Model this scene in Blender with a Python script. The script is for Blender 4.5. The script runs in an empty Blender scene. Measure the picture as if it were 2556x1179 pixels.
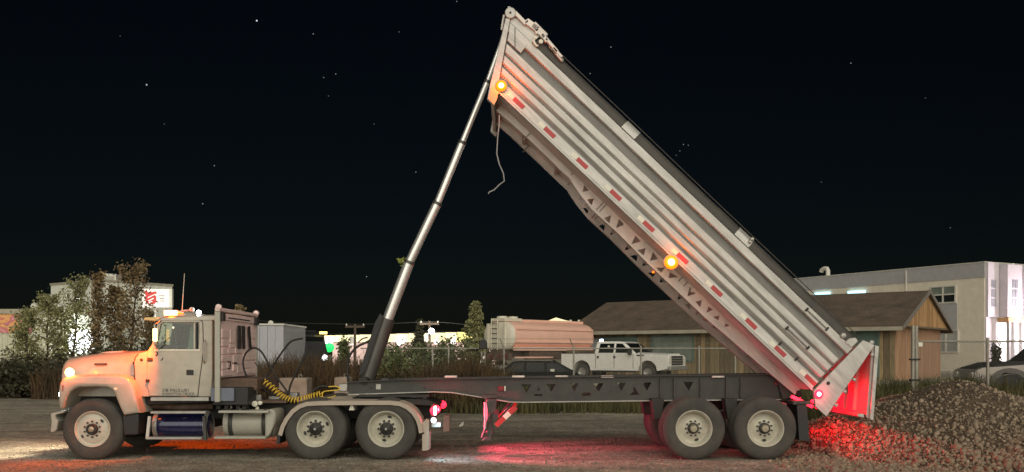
import bpy, math, random
import numpy as np
from mathutils import Vector, Matrix, noise as mnoise
from mathutils.geometry import tessellate_polygon
random.seed(7)
rng = np.random.default_rng(7)
sc = bpy.context.scene
COL = sc.collection
R = math.radians
# ------------------------------------------------------------------ camera
F, D, CX, HY, CH = 2442.0, 16.5, 1278.0, 885.0, 1.77   # focal length, stand-off, principal column, horizon row (photo pixels), eye height
cam_d = bpy.data.cameras.new('camera'); cam = bpy.data.objects.new('camera', cam_d); COL.objects.link(cam)
cam.location = (0, -D, CH); cam.rotation_euler = (R(90), 0, 0)
cam_d.sensor_width = 36; cam_d.lens = 36 * F / 2556; cam_d.shift_y = (HY - 589.5) / 2556
cam_d.clip_end = 3000; cam_d.clip_start = 0.1
sc.camera = cam
# ------------------------------------------------------------------ sky and sun (night)
SUN_EL, SUN_AZ = 11.0, -9.0      # degrees above the ground; degrees to the left of the camera
wd = bpy.data.worlds.new('World'); sc.world = wd; wd.use_nodes = True
nt = wd.node_tree; nt.nodes.clear()
n_out = nt.nodes.new('ShaderNodeOutputWorld'); n_bg = nt.nodes.new('ShaderNodeBackground')
sky = nt.nodes.new('ShaderNodeTexSky'); sky.sky_type = 'NISHITA'; sky.sun_disc = False
sky.sun_elevation = R(SUN_EL); sky.sun_rotation = R(180 + SUN_AZ)
sky.air_density = 1.0; sky.dust_density = 0.3; sky.ozone_density = 3.0
n_bg.inputs['Strength'].default_value = 0.0007
nt.links.new(sky.outputs[0], n_bg.inputs['Color'])
tc = nt.nodes.new('ShaderNodeTexCoord')
STARS = [(641,52,3),(782,85,1),(366,212,1.6),(838,185,.8),(808,194,.6),(820,240,.35),(535,414,.9),(506,509,1),(1038,430,.8),(915,691,1),
         (1525,118,.9),(1473,184,.8),(1706,361,.7),(1697,377,.5),(1718,363,.5),(2124,158,.8),(2372,569,.4),(996,80,.4),(1140,4,.7),(410,310,.3),
         (934,310,.3),(2050,455,.3),(1688,388,.4),(2310,245,.25),(300,90,.25)]
acc = None
for px, py, b in STARS:
    v = Vector(((px - CX) / F, 1, (HY - py) / F)).normalized()
    dn = nt.nodes.new('ShaderNodeVectorMath'); dn.operation = 'DISTANCE'; dn.inputs[1].default_value = v
    nt.links.new(tc.outputs['Generated'], dn.inputs[0])
    lt = nt.nodes.new('ShaderNodeMath'); lt.operation = 'LESS_THAN'; lt.inputs[1].default_value = 0.0007 if b > 1.2 else 0.0005
    nt.links.new(dn.outputs['Value'], lt.inputs[0])
    mu = nt.nodes.new('ShaderNodeMath'); mu.operation = 'MULTIPLY_ADD'; mu.inputs[1].default_value = b * 0.24
    nt.links.new(lt.outputs[0], mu.inputs[0])
    mu.inputs[2].default_value = 0
    if acc: nt.links.new(acc.outputs[0], mu.inputs[2])
    acc = mu
n_st = nt.nodes.new('ShaderNodeBackground'); n_st.inputs['Color'].default_value = (0.9, 0.95, 1, 1)
nt.links.new(acc.outputs[0], n_st.inputs['Strength'])
n_add = nt.nodes.new('ShaderNodeAddShader')
nt.links.new(n_bg.outputs[0], n_add.inputs[0]); nt.links.new(n_st.outputs[0], n_add.inputs[1])
nt.links.new(n_add.outputs[0], n_out.inputs['Surface'])
sd = bpy.data.lights.new('sun', 'SUN'); sun = bpy.data.objects.new('sun', sd); COL.objects.link(sun)
sd.energy = 2.9; sd.angle = R(104); sd.color = (1.0, 0.94, 0.81)
sdir = Vector((math.sin(R(SUN_AZ)) * math.cos(R(SUN_EL)), math.cos(R(SUN_AZ)) * math.cos(R(SUN_EL)), -math.sin(R(SUN_EL))))
sun.rotation_euler = sdir.to_track_quat('-Z', 'Y').to_euler()
sc.view_settings.view_transform = 'Standard'; sc.view_settings.look = 'None'
sc.view_settings.exposure = 0.4; sc.view_settings.gamma = 1.0; sc.view_settings.use_curve_mapping = False
try:
    sc.cycles.use_denoising = True
    sc.cycles.sample_clamp_indirect = 4.0
    sc.cycles.max_bounces = 6; sc.cycles.transparent_max_bounces = 16
except Exception: pass
# ------------------------------------------------------------------ helpers
def X(px, y=0.0): return (px - CX) * (D + y) / F
def Z(py, y=0.0): return CH + (HY - py) * (D + y) / F
def W(px, py, d): return Vector(((px - CX) * d / F, d - D, CH + (HY - py) * d / F))
def XZ(pts, y): return [(X(a, y), Z(b, y)) for a, b in pts]

class MB:
    def __init__(s): s.v = []; s.f = []
    def add(s, vs, fs):
        o = len(s.v); s.v += [tuple(p) for p in vs]; s.f += [tuple(i + o for i in q) for q in fs]; return s
    def box(s, x0, x1, y0, y1, z0, z1):
        x0, x1 = min(x0, x1), max(x0, x1); y0, y1 = min(y0, y1), max(y0, y1); z0, z1 = min(z0, z1), max(z0, z1)
        return s.add([(x0,y0,z0),(x1,y0,z0),(x1,y1,z0),(x0,y1,z0),(x0,y0,z1),(x1,y0,z1),(x1,y1,z1),(x0,y1,z1)],
                     [(0,3,2,1),(4,5,6,7),(0,1,5,4),(1,2,6,5),(2,3,7,6),(3,0,4,7)])
    def bar(s, a, b, w, h, up=(0, 0, 1)):
        a, b = Vector(a), Vector(b); d = (b - a).normalized(); u = Vector(up)
        if abs(d.dot(u)) > .98: u = Vector((1, 0, 0))
        sd_ = d.cross(u).normalized() * w / 2; u = sd_.cross(d).normalized() * h / 2
        vs = [a-sd_-u, a+sd_-u, a+sd_+u, a-sd_+u, b-sd_-u, b+sd_-u, b+sd_+u, b-sd_+u]
        return s.add(vs, [(0,1,2,3),(7,6,5,4),(0,4,5,1),(1,5,6,2),(2,6,7,3),(3,7,4,0)])
    def tube(s, pts, r, n=8, caps=True):
        pts = [Vector(p) for p in pts]; m = len(pts); rr = r if isinstance(r, (list, tuple)) else [r] * m
        vs, fs = [], []; prev = None
        for i, p in enumerate(pts):
            t = (pts[min(i+1, m-1)] - pts[max(i-1, 0)]).normalized()
            if prev is None:
                u = t.orthogonal().normalized()
            else:
                u = (prev - t * prev.dot(t)).normalized()
            prev = u; w = t.cross(u)
            for k in range(n):
                a = 2 * math.pi * k / n; vs.append(p + (u * math.cos(a) + w * math.sin(a)) * rr[i])
        for i in range(m - 1):
            for k in range(n): fs.append((i*n+k, i*n+(k+1) % n, (i+1)*n+(k+1) % n, (i+1)*n+k))
        if caps: fs.append(tuple(range(n))[::-1]); fs.append(tuple((m-1)*n+k for k in range(n)))
        return s.add(vs, fs)
    def lathe(s, prof, c=(0, 0, 0), n=40, axis='y', closed=False):
        vs, fs = [], []; m = len(prof)
        for r, a in prof:
            for k in range(n):
                t = 2 * math.pi * k / n; p, q = r * math.cos(t), r * math.sin(t)
                vs.append((c[0]+p, c[1]+a, c[2]+q) if axis == 'y' else (c[0]+a, c[1]+p, c[2]+q) if axis == 'x' else (c[0]+p, c[1]+q, c[2]+a))
        for i in range(m if closed else m - 1):
            j = (i + 1) % m
            for k in range(n): fs.append((i*n+k, i*n+(k+1) % n, j*n+(k+1) % n, j*n+k))
        return s.add(vs, fs)
    def prism(s, poly, y0, y1, holes=(), fn=None):
        """2-D outline (a,b), optional holes, extruded from y0 to y1; fn(a,b,y) -> point"""
        fn = fn or (lambda a, b, y: (a, y, b))
        loops = [list(poly)] + [list(h) for h in holes]
        flat = [p for l in loops for p in l]; n = len(flat)
        tris = tessellate_polygon([[Vector((a, b, 0)) for a, b in l] for l in loops])
        vs = [fn(a, b, y0) for a, b in flat] + [fn(a, b, y1) for a, b in flat]
        fs = [tuple(t) for t in tris] + [tuple(i + n for i in reversed(t)) for t in tris]
        o = 0
        for l in loops:
            m = len(l)
            for i in range(m): a, b = o + i, o + (i + 1) % m; fs.append((a, a + n, b + n, b))
            o += m
        return s.add(vs, fs)
    def rprism(s, poly, y0, y1, r, seg=4):
        """prism whose y0 edge is rounded with radius r"""
        P = [Vector(p) for p in poly]; n = len(P)
        ar = sum(P[i].x * P[(i+1) % n].y - P[(i+1) % n].x * P[i].y for i in range(n)); sg = 1 if ar > 0 else -1
        nor = []
        for i in range(n):
            e1 = (P[i] - P[i-1]).normalized(); e2 = (P[(i+1) % n] - P[i]).normalized()
            n1 = Vector((-e1.y, e1.x)) * sg; n2 = Vector((-e2.y, e2.x)) * sg
            m = n1 + n2; m = m / max(m.dot(n1), .5) if m.length > 1e-6 else n1
            nor.append(m)
        rings = []
        for k in range(seg + 1):
            a = math.pi / 2 * k / seg
            off, yy = r * (1 - math.sin(a)), y0 + r * (1 - math.cos(a)) * (1 if y1 > y0 else -1)
            rings.append([(P[i] + nor[i] * off, yy) for i in range(n)])
        rings.append([(P[i], y1) for i in range(n)])
        vs = [(p.x, yy, p.y) for ring in rings for p, yy in ring]
        tr = tessellate_polygon([[Vector((p.x, p.y, 0)) for p, _ in rings[0]]]); fs = [tuple(t) for t in tr]
        tr2 = tessellate_polygon([[Vector((p.x, p.y, 0)) for p, _ in rings[-1]]]); o = n * (len(rings) - 1)
        fs += [tuple(i + o for i in reversed(t)) for t in tr2]
        for k in range(len(rings) - 1):
            for i in range(n): j = (i + 1) % n; fs.append((k*n+i, (k+1)*n+i, (k+1)*n+j, k*n+j))
        return s.add(vs, fs)
    def loft(s, secs, closed=True, caps=True):
        n = len(secs[0]); vs = [p for c in secs for p in c]; fs = []
        for i in range(len(secs) - 1):
            for k in range(n if closed else n - 1): j = (k + 1) % n; fs.append((i*n+k, i*n+j, (i+1)*n+j, (i+1)*n+k))
        if caps and closed: fs.append(tuple(range(n))[::-1]); fs.append(tuple((len(secs)-1)*n+k for k in range(n)))
        return s.add(vs, fs)

def mesh_from(name, mb, mat, smooth=40):
    me = bpy.data.meshes.new(name); me.from_pydata([tuple(p) for p in mb.v], [], mb.f); me.validate(); 
    import bmesh
    bm = bmesh.new(); bm.from_mesh(me); bmesh.ops.recalc_face_normals(bm, faces=bm.faces); bm.to_mesh(me); bm.free()
    if mat: me.materials.append(mat)
    if smooth:
        me.polygons.foreach_set('use_smooth', [True] * len(me.polygons)); me.set_sharp_from_angle(angle=R(smooth))
    return me
def np_mesh(name, V, Fc, mat, smooth=False):
    """fast mesh from numpy arrays (all faces the same size)"""
    me = bpy.data.meshes.new(name); n, k = Fc.shape
    me.vertices.add(len(V)); me.vertices.foreach_set('co', np.ascontiguousarray(V, dtype=np.float32).ravel())
    me.loops.add(n * k); me.loops.foreach_set('vertex_index', np.ascontiguousarray(Fc, dtype=np.int32).ravel())
    me.polygons.add(n); me.polygons.foreach_set('loop_start', np.arange(0, n * k, k, dtype=np.int32))
    me.update(calc_edges=True); me.validate()
    if mat: me.materials.append(mat)
    if smooth: me.polygons.foreach_set('use_smooth', [True] * n)
    return me
def link(name, me, parent=None, local=False):
    o = bpy.data.objects.new(name, me); COL.objects.link(o)
    if parent:
        o.parent = parent
        if not local: o.matrix_parent_inverse = world_of(parent).inverted()
    return o
def world_of(o):
    m = o.matrix_basis.copy()
    if o.parent: m = world_of(o.parent) @ o.matrix_parent_inverse @ m
    return m
def part(name, mb, mat, parent, local=False, bevel=0, smooth=40, label=None):
    o = link(name, mesh_from(name, mb, mat, smooth), parent, local)
    if bevel:
        b = o.modifiers.new('bevel', 'BEVEL'); b.width = bevel; b.segments = 2; b.limit_method = 'ANGLE'; b.angle_limit = R(35)
    if label: o['label'] = label
    return o
def tag(o, label, cat, group=None, kind=None):
    if label: o['label'] = label
    if cat: o['category'] = cat
    if group: o['group'] = group
    if kind: o['kind'] = kind
    return o
def thing(name, label, cat, loc=(0, 0, 0), rz=0, group=None):
    o = bpy.data.objects.new(name, None); COL.objects.link(o); o.location = loc; o.rotation_euler = (0, 0, rz)
    o.empty_display_size = .2
    return tag(o, label, cat, group)
def glow(kind, loc, col, power, parent, radius=.04, aim=None, cone=90, blend=.6):
    l = bpy.data.lights.new('lamp_light', kind); o = bpy.data.objects.new('lamp_light', l); COL.objects.link(o)
    l.color = col; l.energy = power; l.shadow_soft_size = radius; o.location = loc
    if kind == 'SPOT':
        l.spot_size = R(cone); l.spot_blend = blend
        o.rotation_euler = (Vector(aim) - Vector(loc)).to_track_quat('-Z', 'Y').to_euler()
    if parent: o.parent = parent; o.matrix_parent_inverse = world_of(parent).inverted()
    return o
# ------------------------------------------------------------------ materials
def mat(name, col, rough=.5, metal=0.0, var=.18, scale=2.5, bump=0.0, bscale=60, spec=.5, coat=0.0, col2=None, stretch=(1, 1, 1), fine=0.0, rot=0):
    m = bpy.data.materials.new(name); m.use_nodes = True; t = m.node_tree; b = t.nodes['Principled BSDF']
    b.inputs['Roughness'].default_value = rough; b.inputs['Metallic'].default_value = metal
    b.inputs['Specular IOR Level'].default_value = spec; b.inputs['Coat Weight'].default_value = coat; b.inputs['Coat Roughness'].default_value = .12
    co = t.nodes.new('ShaderNodeTexCoord'); mp = t.nodes.new('ShaderNodeMapping'); mp.inputs['Scale'].default_value = stretch
    if rot:
        m0 = t.nodes.new('ShaderNodeMapping'); m0.inputs['Rotation'].default_value = (0, R(rot), 0); t.links.new(co.outputs['Object'], m0.inputs['Vector']); t.links.new(m0.outputs[0], mp.inputs['Vector'])
    else: t.links.new(co.outputs['Object'], mp.inputs['Vector'])
    nz = t.nodes.new('ShaderNodeTexNoise'); nz.inputs['Scale'].default_value = scale; nz.inputs['Detail'].default_value = 7; nz.inputs['Roughness'].default_value = .65
    t.links.new(mp.outputs[0], nz.inputs['Vector'])
    rp = t.nodes.new('ShaderNodeValToRGB'); rp.color_ramp.elements[0].position = .3; rp.color_ramp.elements[1].position = .7
    c2 = col2 or [c * (1 - var) for c in col]; c1 = col if col2 else [min(1, c * (1 + var * .5)) for c in col]
    rp.color_ramp.elements[0].color = (*c2, 1); rp.color_ramp.elements[1].color = (*c1, 1)
    t.links.new(nz.outputs['Fac'], rp.inputs[0])
    last = rp.outputs[0]
    if fine:
        n2 = t.nodes.new('ShaderNodeTexNoise'); n2.inputs['Scale'].default_value = bscale; n2.inputs['Detail'].default_value = 3
        t.links.new(mp.outputs[0], n2.inputs['Vector'])
        mr = t.nodes.new('ShaderNodeMapRange'); mr.inputs[1].default_value = .3; mr.inputs[2].default_value = .7
        mr.inputs[3].default_value = 1 - fine; mr.inputs[4].default_value = 1 + fine
        t.links.new(n2.outputs['Fac'], mr.inputs[0])
        mx = t.nodes.new('ShaderNodeMix'); mx.data_type = 'RGBA'; mx.blend_type = 'MULTIPLY'; mx.inputs[0].default_value = 1
        t.links.new(last, mx.inputs[6]); t.links.new(mr.outputs[0], mx.inputs[7]); last = mx.outputs[2]
    t.links.new(last, b.inputs['Base Color'])
    rr = t.nodes.new('ShaderNodeMapRange'); rr.inputs[3].default_value = max(0, rough - .1); rr.inputs[4].default_value = min(1, rough + .12)
    t.links.new(nz.outputs['Fac'], rr.inputs[0]); t.links.new(rr.outputs[0], b.inputs['Roughness'])
    if bump:
        nb = t.nodes.new('ShaderNodeTexNoise'); nb.inputs['Scale'].default_value = bscale; nb.inputs['Detail'].default_value = 4
        t.links.new(mp.outputs[0], nb.inputs['Vector'])
        bp = t.nodes.new('ShaderNodeBump'); bp.inputs['Strength'].default_value = bump; bp.inputs['Distance'].default_value = .02
        t.links.new(nb.outputs['Fac'], bp.inputs['Height']); t.links.new(bp.outputs[0], b.inputs['Normal'])
    return m
def emat(name, col, strength, base=None):
    m = bpy.data.materials.new(name); m.use_nodes = True; b = m.node_tree.nodes['Principled BSDF']
    b.inputs['Base Color'].default_value = (*(base or col), 1); b.inputs['Emission Color'].default_value = (*col, 1)
    b.inputs['Emission Strength'].default_value = strength; b.inputs['Roughness'].default_value = .3
    return m
def glassmat(name, tint, refl=.12):
    m = bpy.data.materials.new(name); m.use_nodes = True; t = m.node_tree; t.nodes.clear()
    o = t.nodes.new('ShaderNodeOutputMaterial'); tr = t.nodes.new('ShaderNodeBsdfTransparent'); gl = t.nodes.new('ShaderNodeBsdfGlossy'); mx = t.nodes.new('ShaderNodeMixShader')
    tr.inputs[0].default_value = (*tint, 1); gl.inputs['Roughness'].default_value = .06; mx.inputs[0].default_value = refl
    t.links.new(tr.outputs[0], mx.inputs[1]); t.links.new(gl.outputs[0], mx.inputs[2]); t.links.new(mx.outputs[0], o.inputs[0])
    return m
AMB = (1.0, 0.10, 0.0); RED = (1.0, 0.0, 0.012)
m_white = mat('white_paint', (.43, .395, .315), .3, var=.14, scale=1.1, coat=.4, fine=.07, bscale=9)
m_rack_redlit = mat('rack_redlit_paint', (.88, .68, .63), .5, var=.16, scale=3, fine=.06, bscale=25)  # white paint with the pink of the red lamp light mixed in
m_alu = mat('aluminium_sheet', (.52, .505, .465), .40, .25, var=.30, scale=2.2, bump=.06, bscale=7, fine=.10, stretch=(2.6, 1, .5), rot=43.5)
m_alu_rec = mat('aluminium_darkened', (.205, .195, .178), .5, .2, var=.34, scale=2.2, bump=.06, bscale=7, fine=.10, stretch=(2.6, 1, .5), rot=43.5)  # rib aluminium darkened, shade of the recesses put into the colour
m_sill = mat('sill_aluminium', (.70, .63, .57), .42, .2, var=.28, scale=2.2, fine=.08, bscale=8, stretch=(2.6, 1, .5), rot=43.5)
m_steel = mat('chassis_black', (.05, .049, .042), .5, .1, var=.35, scale=3.5, bump=.05, bscale=30, fine=.15)
m_black = mat('black_plastic', (.022, .022, .022), .55, var=.3, scale=6)
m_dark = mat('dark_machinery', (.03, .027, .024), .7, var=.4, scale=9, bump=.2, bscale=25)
m_rust = mat('deck_rust', (.13, .085, .06), .8, var=.5, scale=8, bump=.2, bscale=30)
m_tyre = mat('tyre_rubber', (.085, .078, .064), .82, col2=(.038, .036, .033), scale=3.2, bump=.08, bscale=60, fine=.12)
m_rim = mat('rim_paint', (.52, .495, .40), .45, var=.14, scale=5, fine=.06, bscale=40)
m_hub = mat('hub_grease', (.035, .033, .03), .5, .3, var=.5, scale=30, bump=.2, bscale=80)
m_hubcap = mat('hub_cap_metal', (.38, .34, .24), .4, .5, var=.35, scale=25)
m_chrome = mat('cylinder_chrome', (.80, .80, .77), .32, .75, var=.05, scale=2)
m_barrel = mat('cylinder_barrel', (.10, .095, .085), .35, .5, var=.25, scale=4)
m_tarp = mat('tarp_vinyl', (.075, .068, .058), .7, var=.3, scale=3, bump=.25, bscale=9)
m_tapered = mat('reflector_red', (.42, .03, .03), .35, var=.1)
m_tapew = mat('reflector_white', (.75, .72, .60), .4, var=.1)
m_tankw = mat('tank_white', (.40, .39, .325), .42, .1, var=.14, scale=3, fine=.05, bscale=30)
m_tankb = mat('tank_blue', (.012, .014, .07), .18, .2, var=.35, scale=14, coat=.6)
m_stl = mat('bare_metal', (.42, .41, .37), .38, .5, var=.2, scale=6)
m_batt = mat('battery_lid', (.16, .18, .23), .55, var=.2, scale=10, bump=.1, bscale=70)
m_beige = mat('fender_plastic', (.42, .355, .285), .5, var=.1, scale=4)
m_yell = mat('yellow_hose', (.72, .48, .05), .45, var=.12)
m_hose = mat('black_hose', (.02, .018, .016), .5, var=.2)
m_glass = glassmat('cab_glass', (.82, .86, .80), .05)
m_cabin = mat('cabin_trim', (.3, .3, .25), .7, var=.2)
m_seat = mat('seat_cloth', (.2, .31, .27), .85, var=.25)
m_ink = mat('door_ink', (.04, .035, .03), .6, var=.1)
e_amber = emat('amber_lamp', (1.0, .17, .005), 1.5)
e_ambhot = emat('amber_lamp_bright', (1.0, .66, .28), 5)
e_red = emat('red_lamp', (1.0, .02, .05), 2.5)
e_redhot = emat('red_lamp_bright', (1.0, .55, .50), 8)
e_white = emat('white_lamp', (.85, .93, 1.0), 25)
m_lens_red = mat('dark_red_lens', (.20, .01, .015), .2, var=.1)
m_clear = mat('clear_lens', (.75, .72, .62), .2, var=.1)
# ground
def ground_mat():
    m = bpy.data.materials.new('gravel_lot'); m.use_nodes = True; t = m.node_tree; b = t.nodes['Principled BSDF']; b.inputs['Roughness'].default_value = .92
    b.inputs['Specular IOR Level'].default_value = .25
    co = t.nodes.new('ShaderNodeTexCoord')
    def nz(s, d=6, r=.6, st=None):
        n = t.nodes.new('ShaderNodeTexNoise'); n.inputs['Scale'].default_value = s; n.inputs['Detail'].default_value = d; n.inputs['Roughness'].default_value = r
        if st:
            mp = t.nodes.new('ShaderNodeMapping'); mp.inputs['Scale'].default_value = st; t.links.new(co.outputs['Object'], mp.inputs[0]); t.links.new(mp.outputs[0], n.inputs[0])
        else: t.links.new(co.outputs['Object'], n.inputs[0])
        return n
    big = nz(.35, 5, .6, (.5, 1.3, 1)); mid = nz(2.2, 6, .7); fin = nz(38, 3, .7); vo = t.nodes.new('ShaderNodeTexVoronoi'); vo.inputs['Scale'].default_value = 26
    t.links.new(co.outputs['Object'], vo.inputs['Vector'])
    r1 = t.nodes.new('ShaderNodeValToRGB'); e = r1.color_ramp.elements; e[0].position = .32; e[0].color = (.19, .175, .14, 1); e[1].position = .68; e[1].color = (.40, .35, .27, 1)
    t.links.new(big.outputs['Fac'], r1.inputs[0])
    def mul(a, bsock, lo, hi, p0, p1):
        mr = t.nodes.new('ShaderNodeMapRange'); mr.inputs[1].default_value = p0; mr.inputs[2].default_value = p1; mr.inputs[3].default_value = lo; mr.inputs[4].default_value = hi
        t.links.new(bsock, mr.inputs[0]); mx = t.nodes.new('ShaderNodeMix'); mx.data_type = 'RGBA'; mx.blend_type = 'MULTIPLY'; mx.inputs[0].default_value = 1
        t.links.new(a, mx.inputs[6]); t.links.new(mr.outputs[0], mx.inputs[7]); return mx.outputs[2]
    rut = nz(.8, 5, .6, (.18, 1.5, 1)); c0_ = mul(r1.outputs[0], rut.outputs['Fac'], .82, 1.2, .35, .65)
    c = mul(c0_, mid.outputs['Fac'], .6, 1.35, .3, .7); c = mul(c, fin.outputs['Fac'], .35, 1.75, .3, .7); c = mul(c, vo.outputs['Color'], .55, 1.5, 0, 1)
    t.links.new(c, b.inputs['Base Color'])
    bp = t.nodes.new('ShaderNodeBump'); bp.inputs['Strength'].default_value = .7; bp.inputs['Distance'].default_value = .03
    ad = t.nodes.new('ShaderNodeMath'); ad.operation = 'ADD'; t.links.new(fin.outputs['Fac'], ad.inputs[0]); t.links.new(vo.outputs['Distance'], ad.inputs[1])
    t.links.new(ad.outputs[0], bp.inputs['Height']); t.links.new(bp.outputs[0], b.inputs['Normal'])
    return m
m_ground = ground_mat()
# ------------------------------------------------------------------ the ground, one sheet to the horizon
def gz(x, y):
    s = min(1, max(0, (y - 29.3) / 1.6)); s = s * s * (3 - 2 * s)
    return .45 * s
xs = np.concatenate([[-1500, -400, -150], np.arange(-70, 71, 1.0), [150, 400, 1500]])
ys = np.concatenate([[-60, -30], np.arange(-18, 62, .8), [80, 150, 500, 2200]])
gv = []; 
for yv in ys:
    for xv in xs:
        dz = .035 * mnoise.noise(Vector((xv * .35, yv * .35, 0))) if (abs(xv) < 70 and yv > 4 and yv < 60) else .012 * mnoise.noise(Vector((xv, yv, 3)))
        gv.append((xv, yv, gz(xv, yv) + dz - .012))
nx = len(xs); gf = [(j*nx+i, j*nx+i+1, (j+1)*nx+i+1, (j+1)*nx+i) for j in range(len(ys)-1) for i in range(nx-1)]
g = link('ground', np_mesh('ground', np.array(gv), np.array(gf), m_ground, True)); tag(g, 'dark gravel yard surface under the truck', None, kind='structure')
# ================================================================== wheels
def tyre_mb(r, w):
    k = r / .525
    pr = [(.292*k, .05), (.30*k, .030), (.34*k, .012), (.395*k, .002), (.44*k, .0), (.452*k, .004), (.485*k, .012), (.505*k, .024), (.519*k, .045)]
    tr = []
    for a in np.linspace(.062, w - .062, 5):
        tr += [(r, a - .012), (r - .014, a - .008), (r - .014, a + .008), (r, a + .012)]
    return MB().lathe(pr + tr + [(q, w - a) for q, a in reversed(pr)], n=56)
def bolts(mb, rad, y, n, r, h):
    for k in range(n):
        t = 2 * math.pi * (k + .5) / n; mb.lathe([(0.001, -h), (r, -h), (r, .01)], (rad * math.cos(t), y, rad * math.sin(t)), n=6)
    return mb
WHEEL = {}
def wheel_data(style, r, w):
    if style in WHEEL: return WHEEL[style]
    k = r / .525; ty = mesh_from('tyre', tyre_mb(r, w), m_tyre); out = {'tyre': ty}
    hole = MB(); hub = MB(); nut = MB()
    if style == 'steer':
        rim = MB().lathe([(.29*k, .06), (.312*k, .022), (.306*k, .010), (.297*k, .012), (.285*k, .04), (.272*k, .055), (.255*k, .058), (.235*k, .044), (.19*k, .030), (.15*k, .026), (.10*k, .030), (.001, .03)], n=56)
        hub.lathe([(.098*k, .03), (.096*k, -.02), (.085*k, -.03), (.062*k, -.03), (.06*k, .0), (.001, .0)], n=28)
        cap = MB().lathe([(.052*k, .0), (.05*k, -.035), (.03*k, -.042), (.001, -.042)], n=20)
        bolts(nut, .135*k, .024, 10, .015, .028); hr, hy = .215*k, .033; mats = (m_hub, m_hubcap)
        hh = [(.72, .028), (3.72 + .05, .024)]
    else:
        rim = MB().lathe([(.29*k, .06), (.312*k, .022), (.306*k, .010), (.297*k, .012), (.282*k, .035), (.268*k, .05), (.262*k, .12), (.25*k, .15), (.232*k, .163), (.2*k, .155), (.165*k, .13), (.15*k, .118), (.10*k, .118), (.001, .12)], n=56)
        if style == 'drive':
            hub.lathe([(.112*k, .118), (.108*k, .06), (.095*k, .05), (.07*k, .048), (.045*k, .03), (.02*k, .025), (.001, .025)], n=24)
            bolts(hub, .08*k, .05, 8, .012, .02)
            cap = MB().lathe([(.022, .026), (.02, .012), (.001, .012)], n=12); mats = (m_hub, m_stl)
            bolts(nut, .138*k, .112, 10, .019, .045); 
        else:
            hub.lathe([(.095*k, .118), (.092*k, .075), (.082*k, .068), (.001, .068)], n=28)
            cap = MB().lathe([(.066*k, .07), (.064*k, .035), (.05*k, .022), (.001, .02)], n=24); mats = (m_hub, m_hubcap)
            bolts(nut, .125*k, .112, 10, .016, .034)
        hr, hy = .205*k, .150; hh = [(-2.75, .030), (.4, .03)] if style == 'drive' else [(-.95, .030)]
    for a, s in hh:
        c = (hr * math.cos(a), 0, hr * math.sin(a)); el = [(c[0] + s * (1.25 * math.cos(q) * -math.sin(a) + .75 * math.sin(q) * math.cos(a)), hy, c[2] + s * (1.25 * math.cos(q) * math.cos(a) + .75 * math.sin(q) * math.sin(a))) for q in np.linspace(0, 2*math.pi, 15)[:-1]]
        hole.loft([el, [(p[0], p[1] - .007, p[2]) for p in el]])
    out['rim'] = mesh_from('wheel', rim, m_rim); out['hub'] = mesh_from('hub', hub, mats[0]); out['hub_cap'] = mesh_from('hub_cap', cap, mats[1])
    out['lug_nuts'] = mesh_from('lug_nuts', nut, m_hub if style != 'tr' else m_hub); out['hand_hole'] = mesh_from('hand_hole', hole, m_black)
    WHEEL[style] = out; return out
def wheel(parent, style, r, w, loc, flip=False, spin=0, plain=False):
    dta = wheel_data(style, r, w)
    o = link('wheel', dta['rim'], parent, True); o.location = Vector(loc) - parent.location
    o.rotation_euler = (0, spin, math.pi if flip else 0)
    for nm in (('tyre',) if plain else ('tyre', 'hub', 'hub_cap', 'lug_nuts', 'hand_hole')): link(nm, dta[nm], o, True)
    return o

# ================================================================== dump trailer
TR = thing('dump_trailer', 'grey end-dump trailer with its ribbed box raised high on a telescopic hoist', 'trailer', (X(1820), 1.25, 0))
RT = .528
for px in (1733, 1912):
    for y, fl in ((.0, False), (.335, False), (2.165, True), (2.5, True)):
        wheel(TR, 'tr', RT, .285, (X(px, 0) - (.0), y, RT - .012), fl, random.uniform(0, .9) if not fl else 1.1, plain=(y in (.335, 2.165)))
    a = MB().tube([(X(px), .4, RT), (X(px), 2.1, RT)], .065, 12)
    part('axle', a, m_dark, TR)
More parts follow.
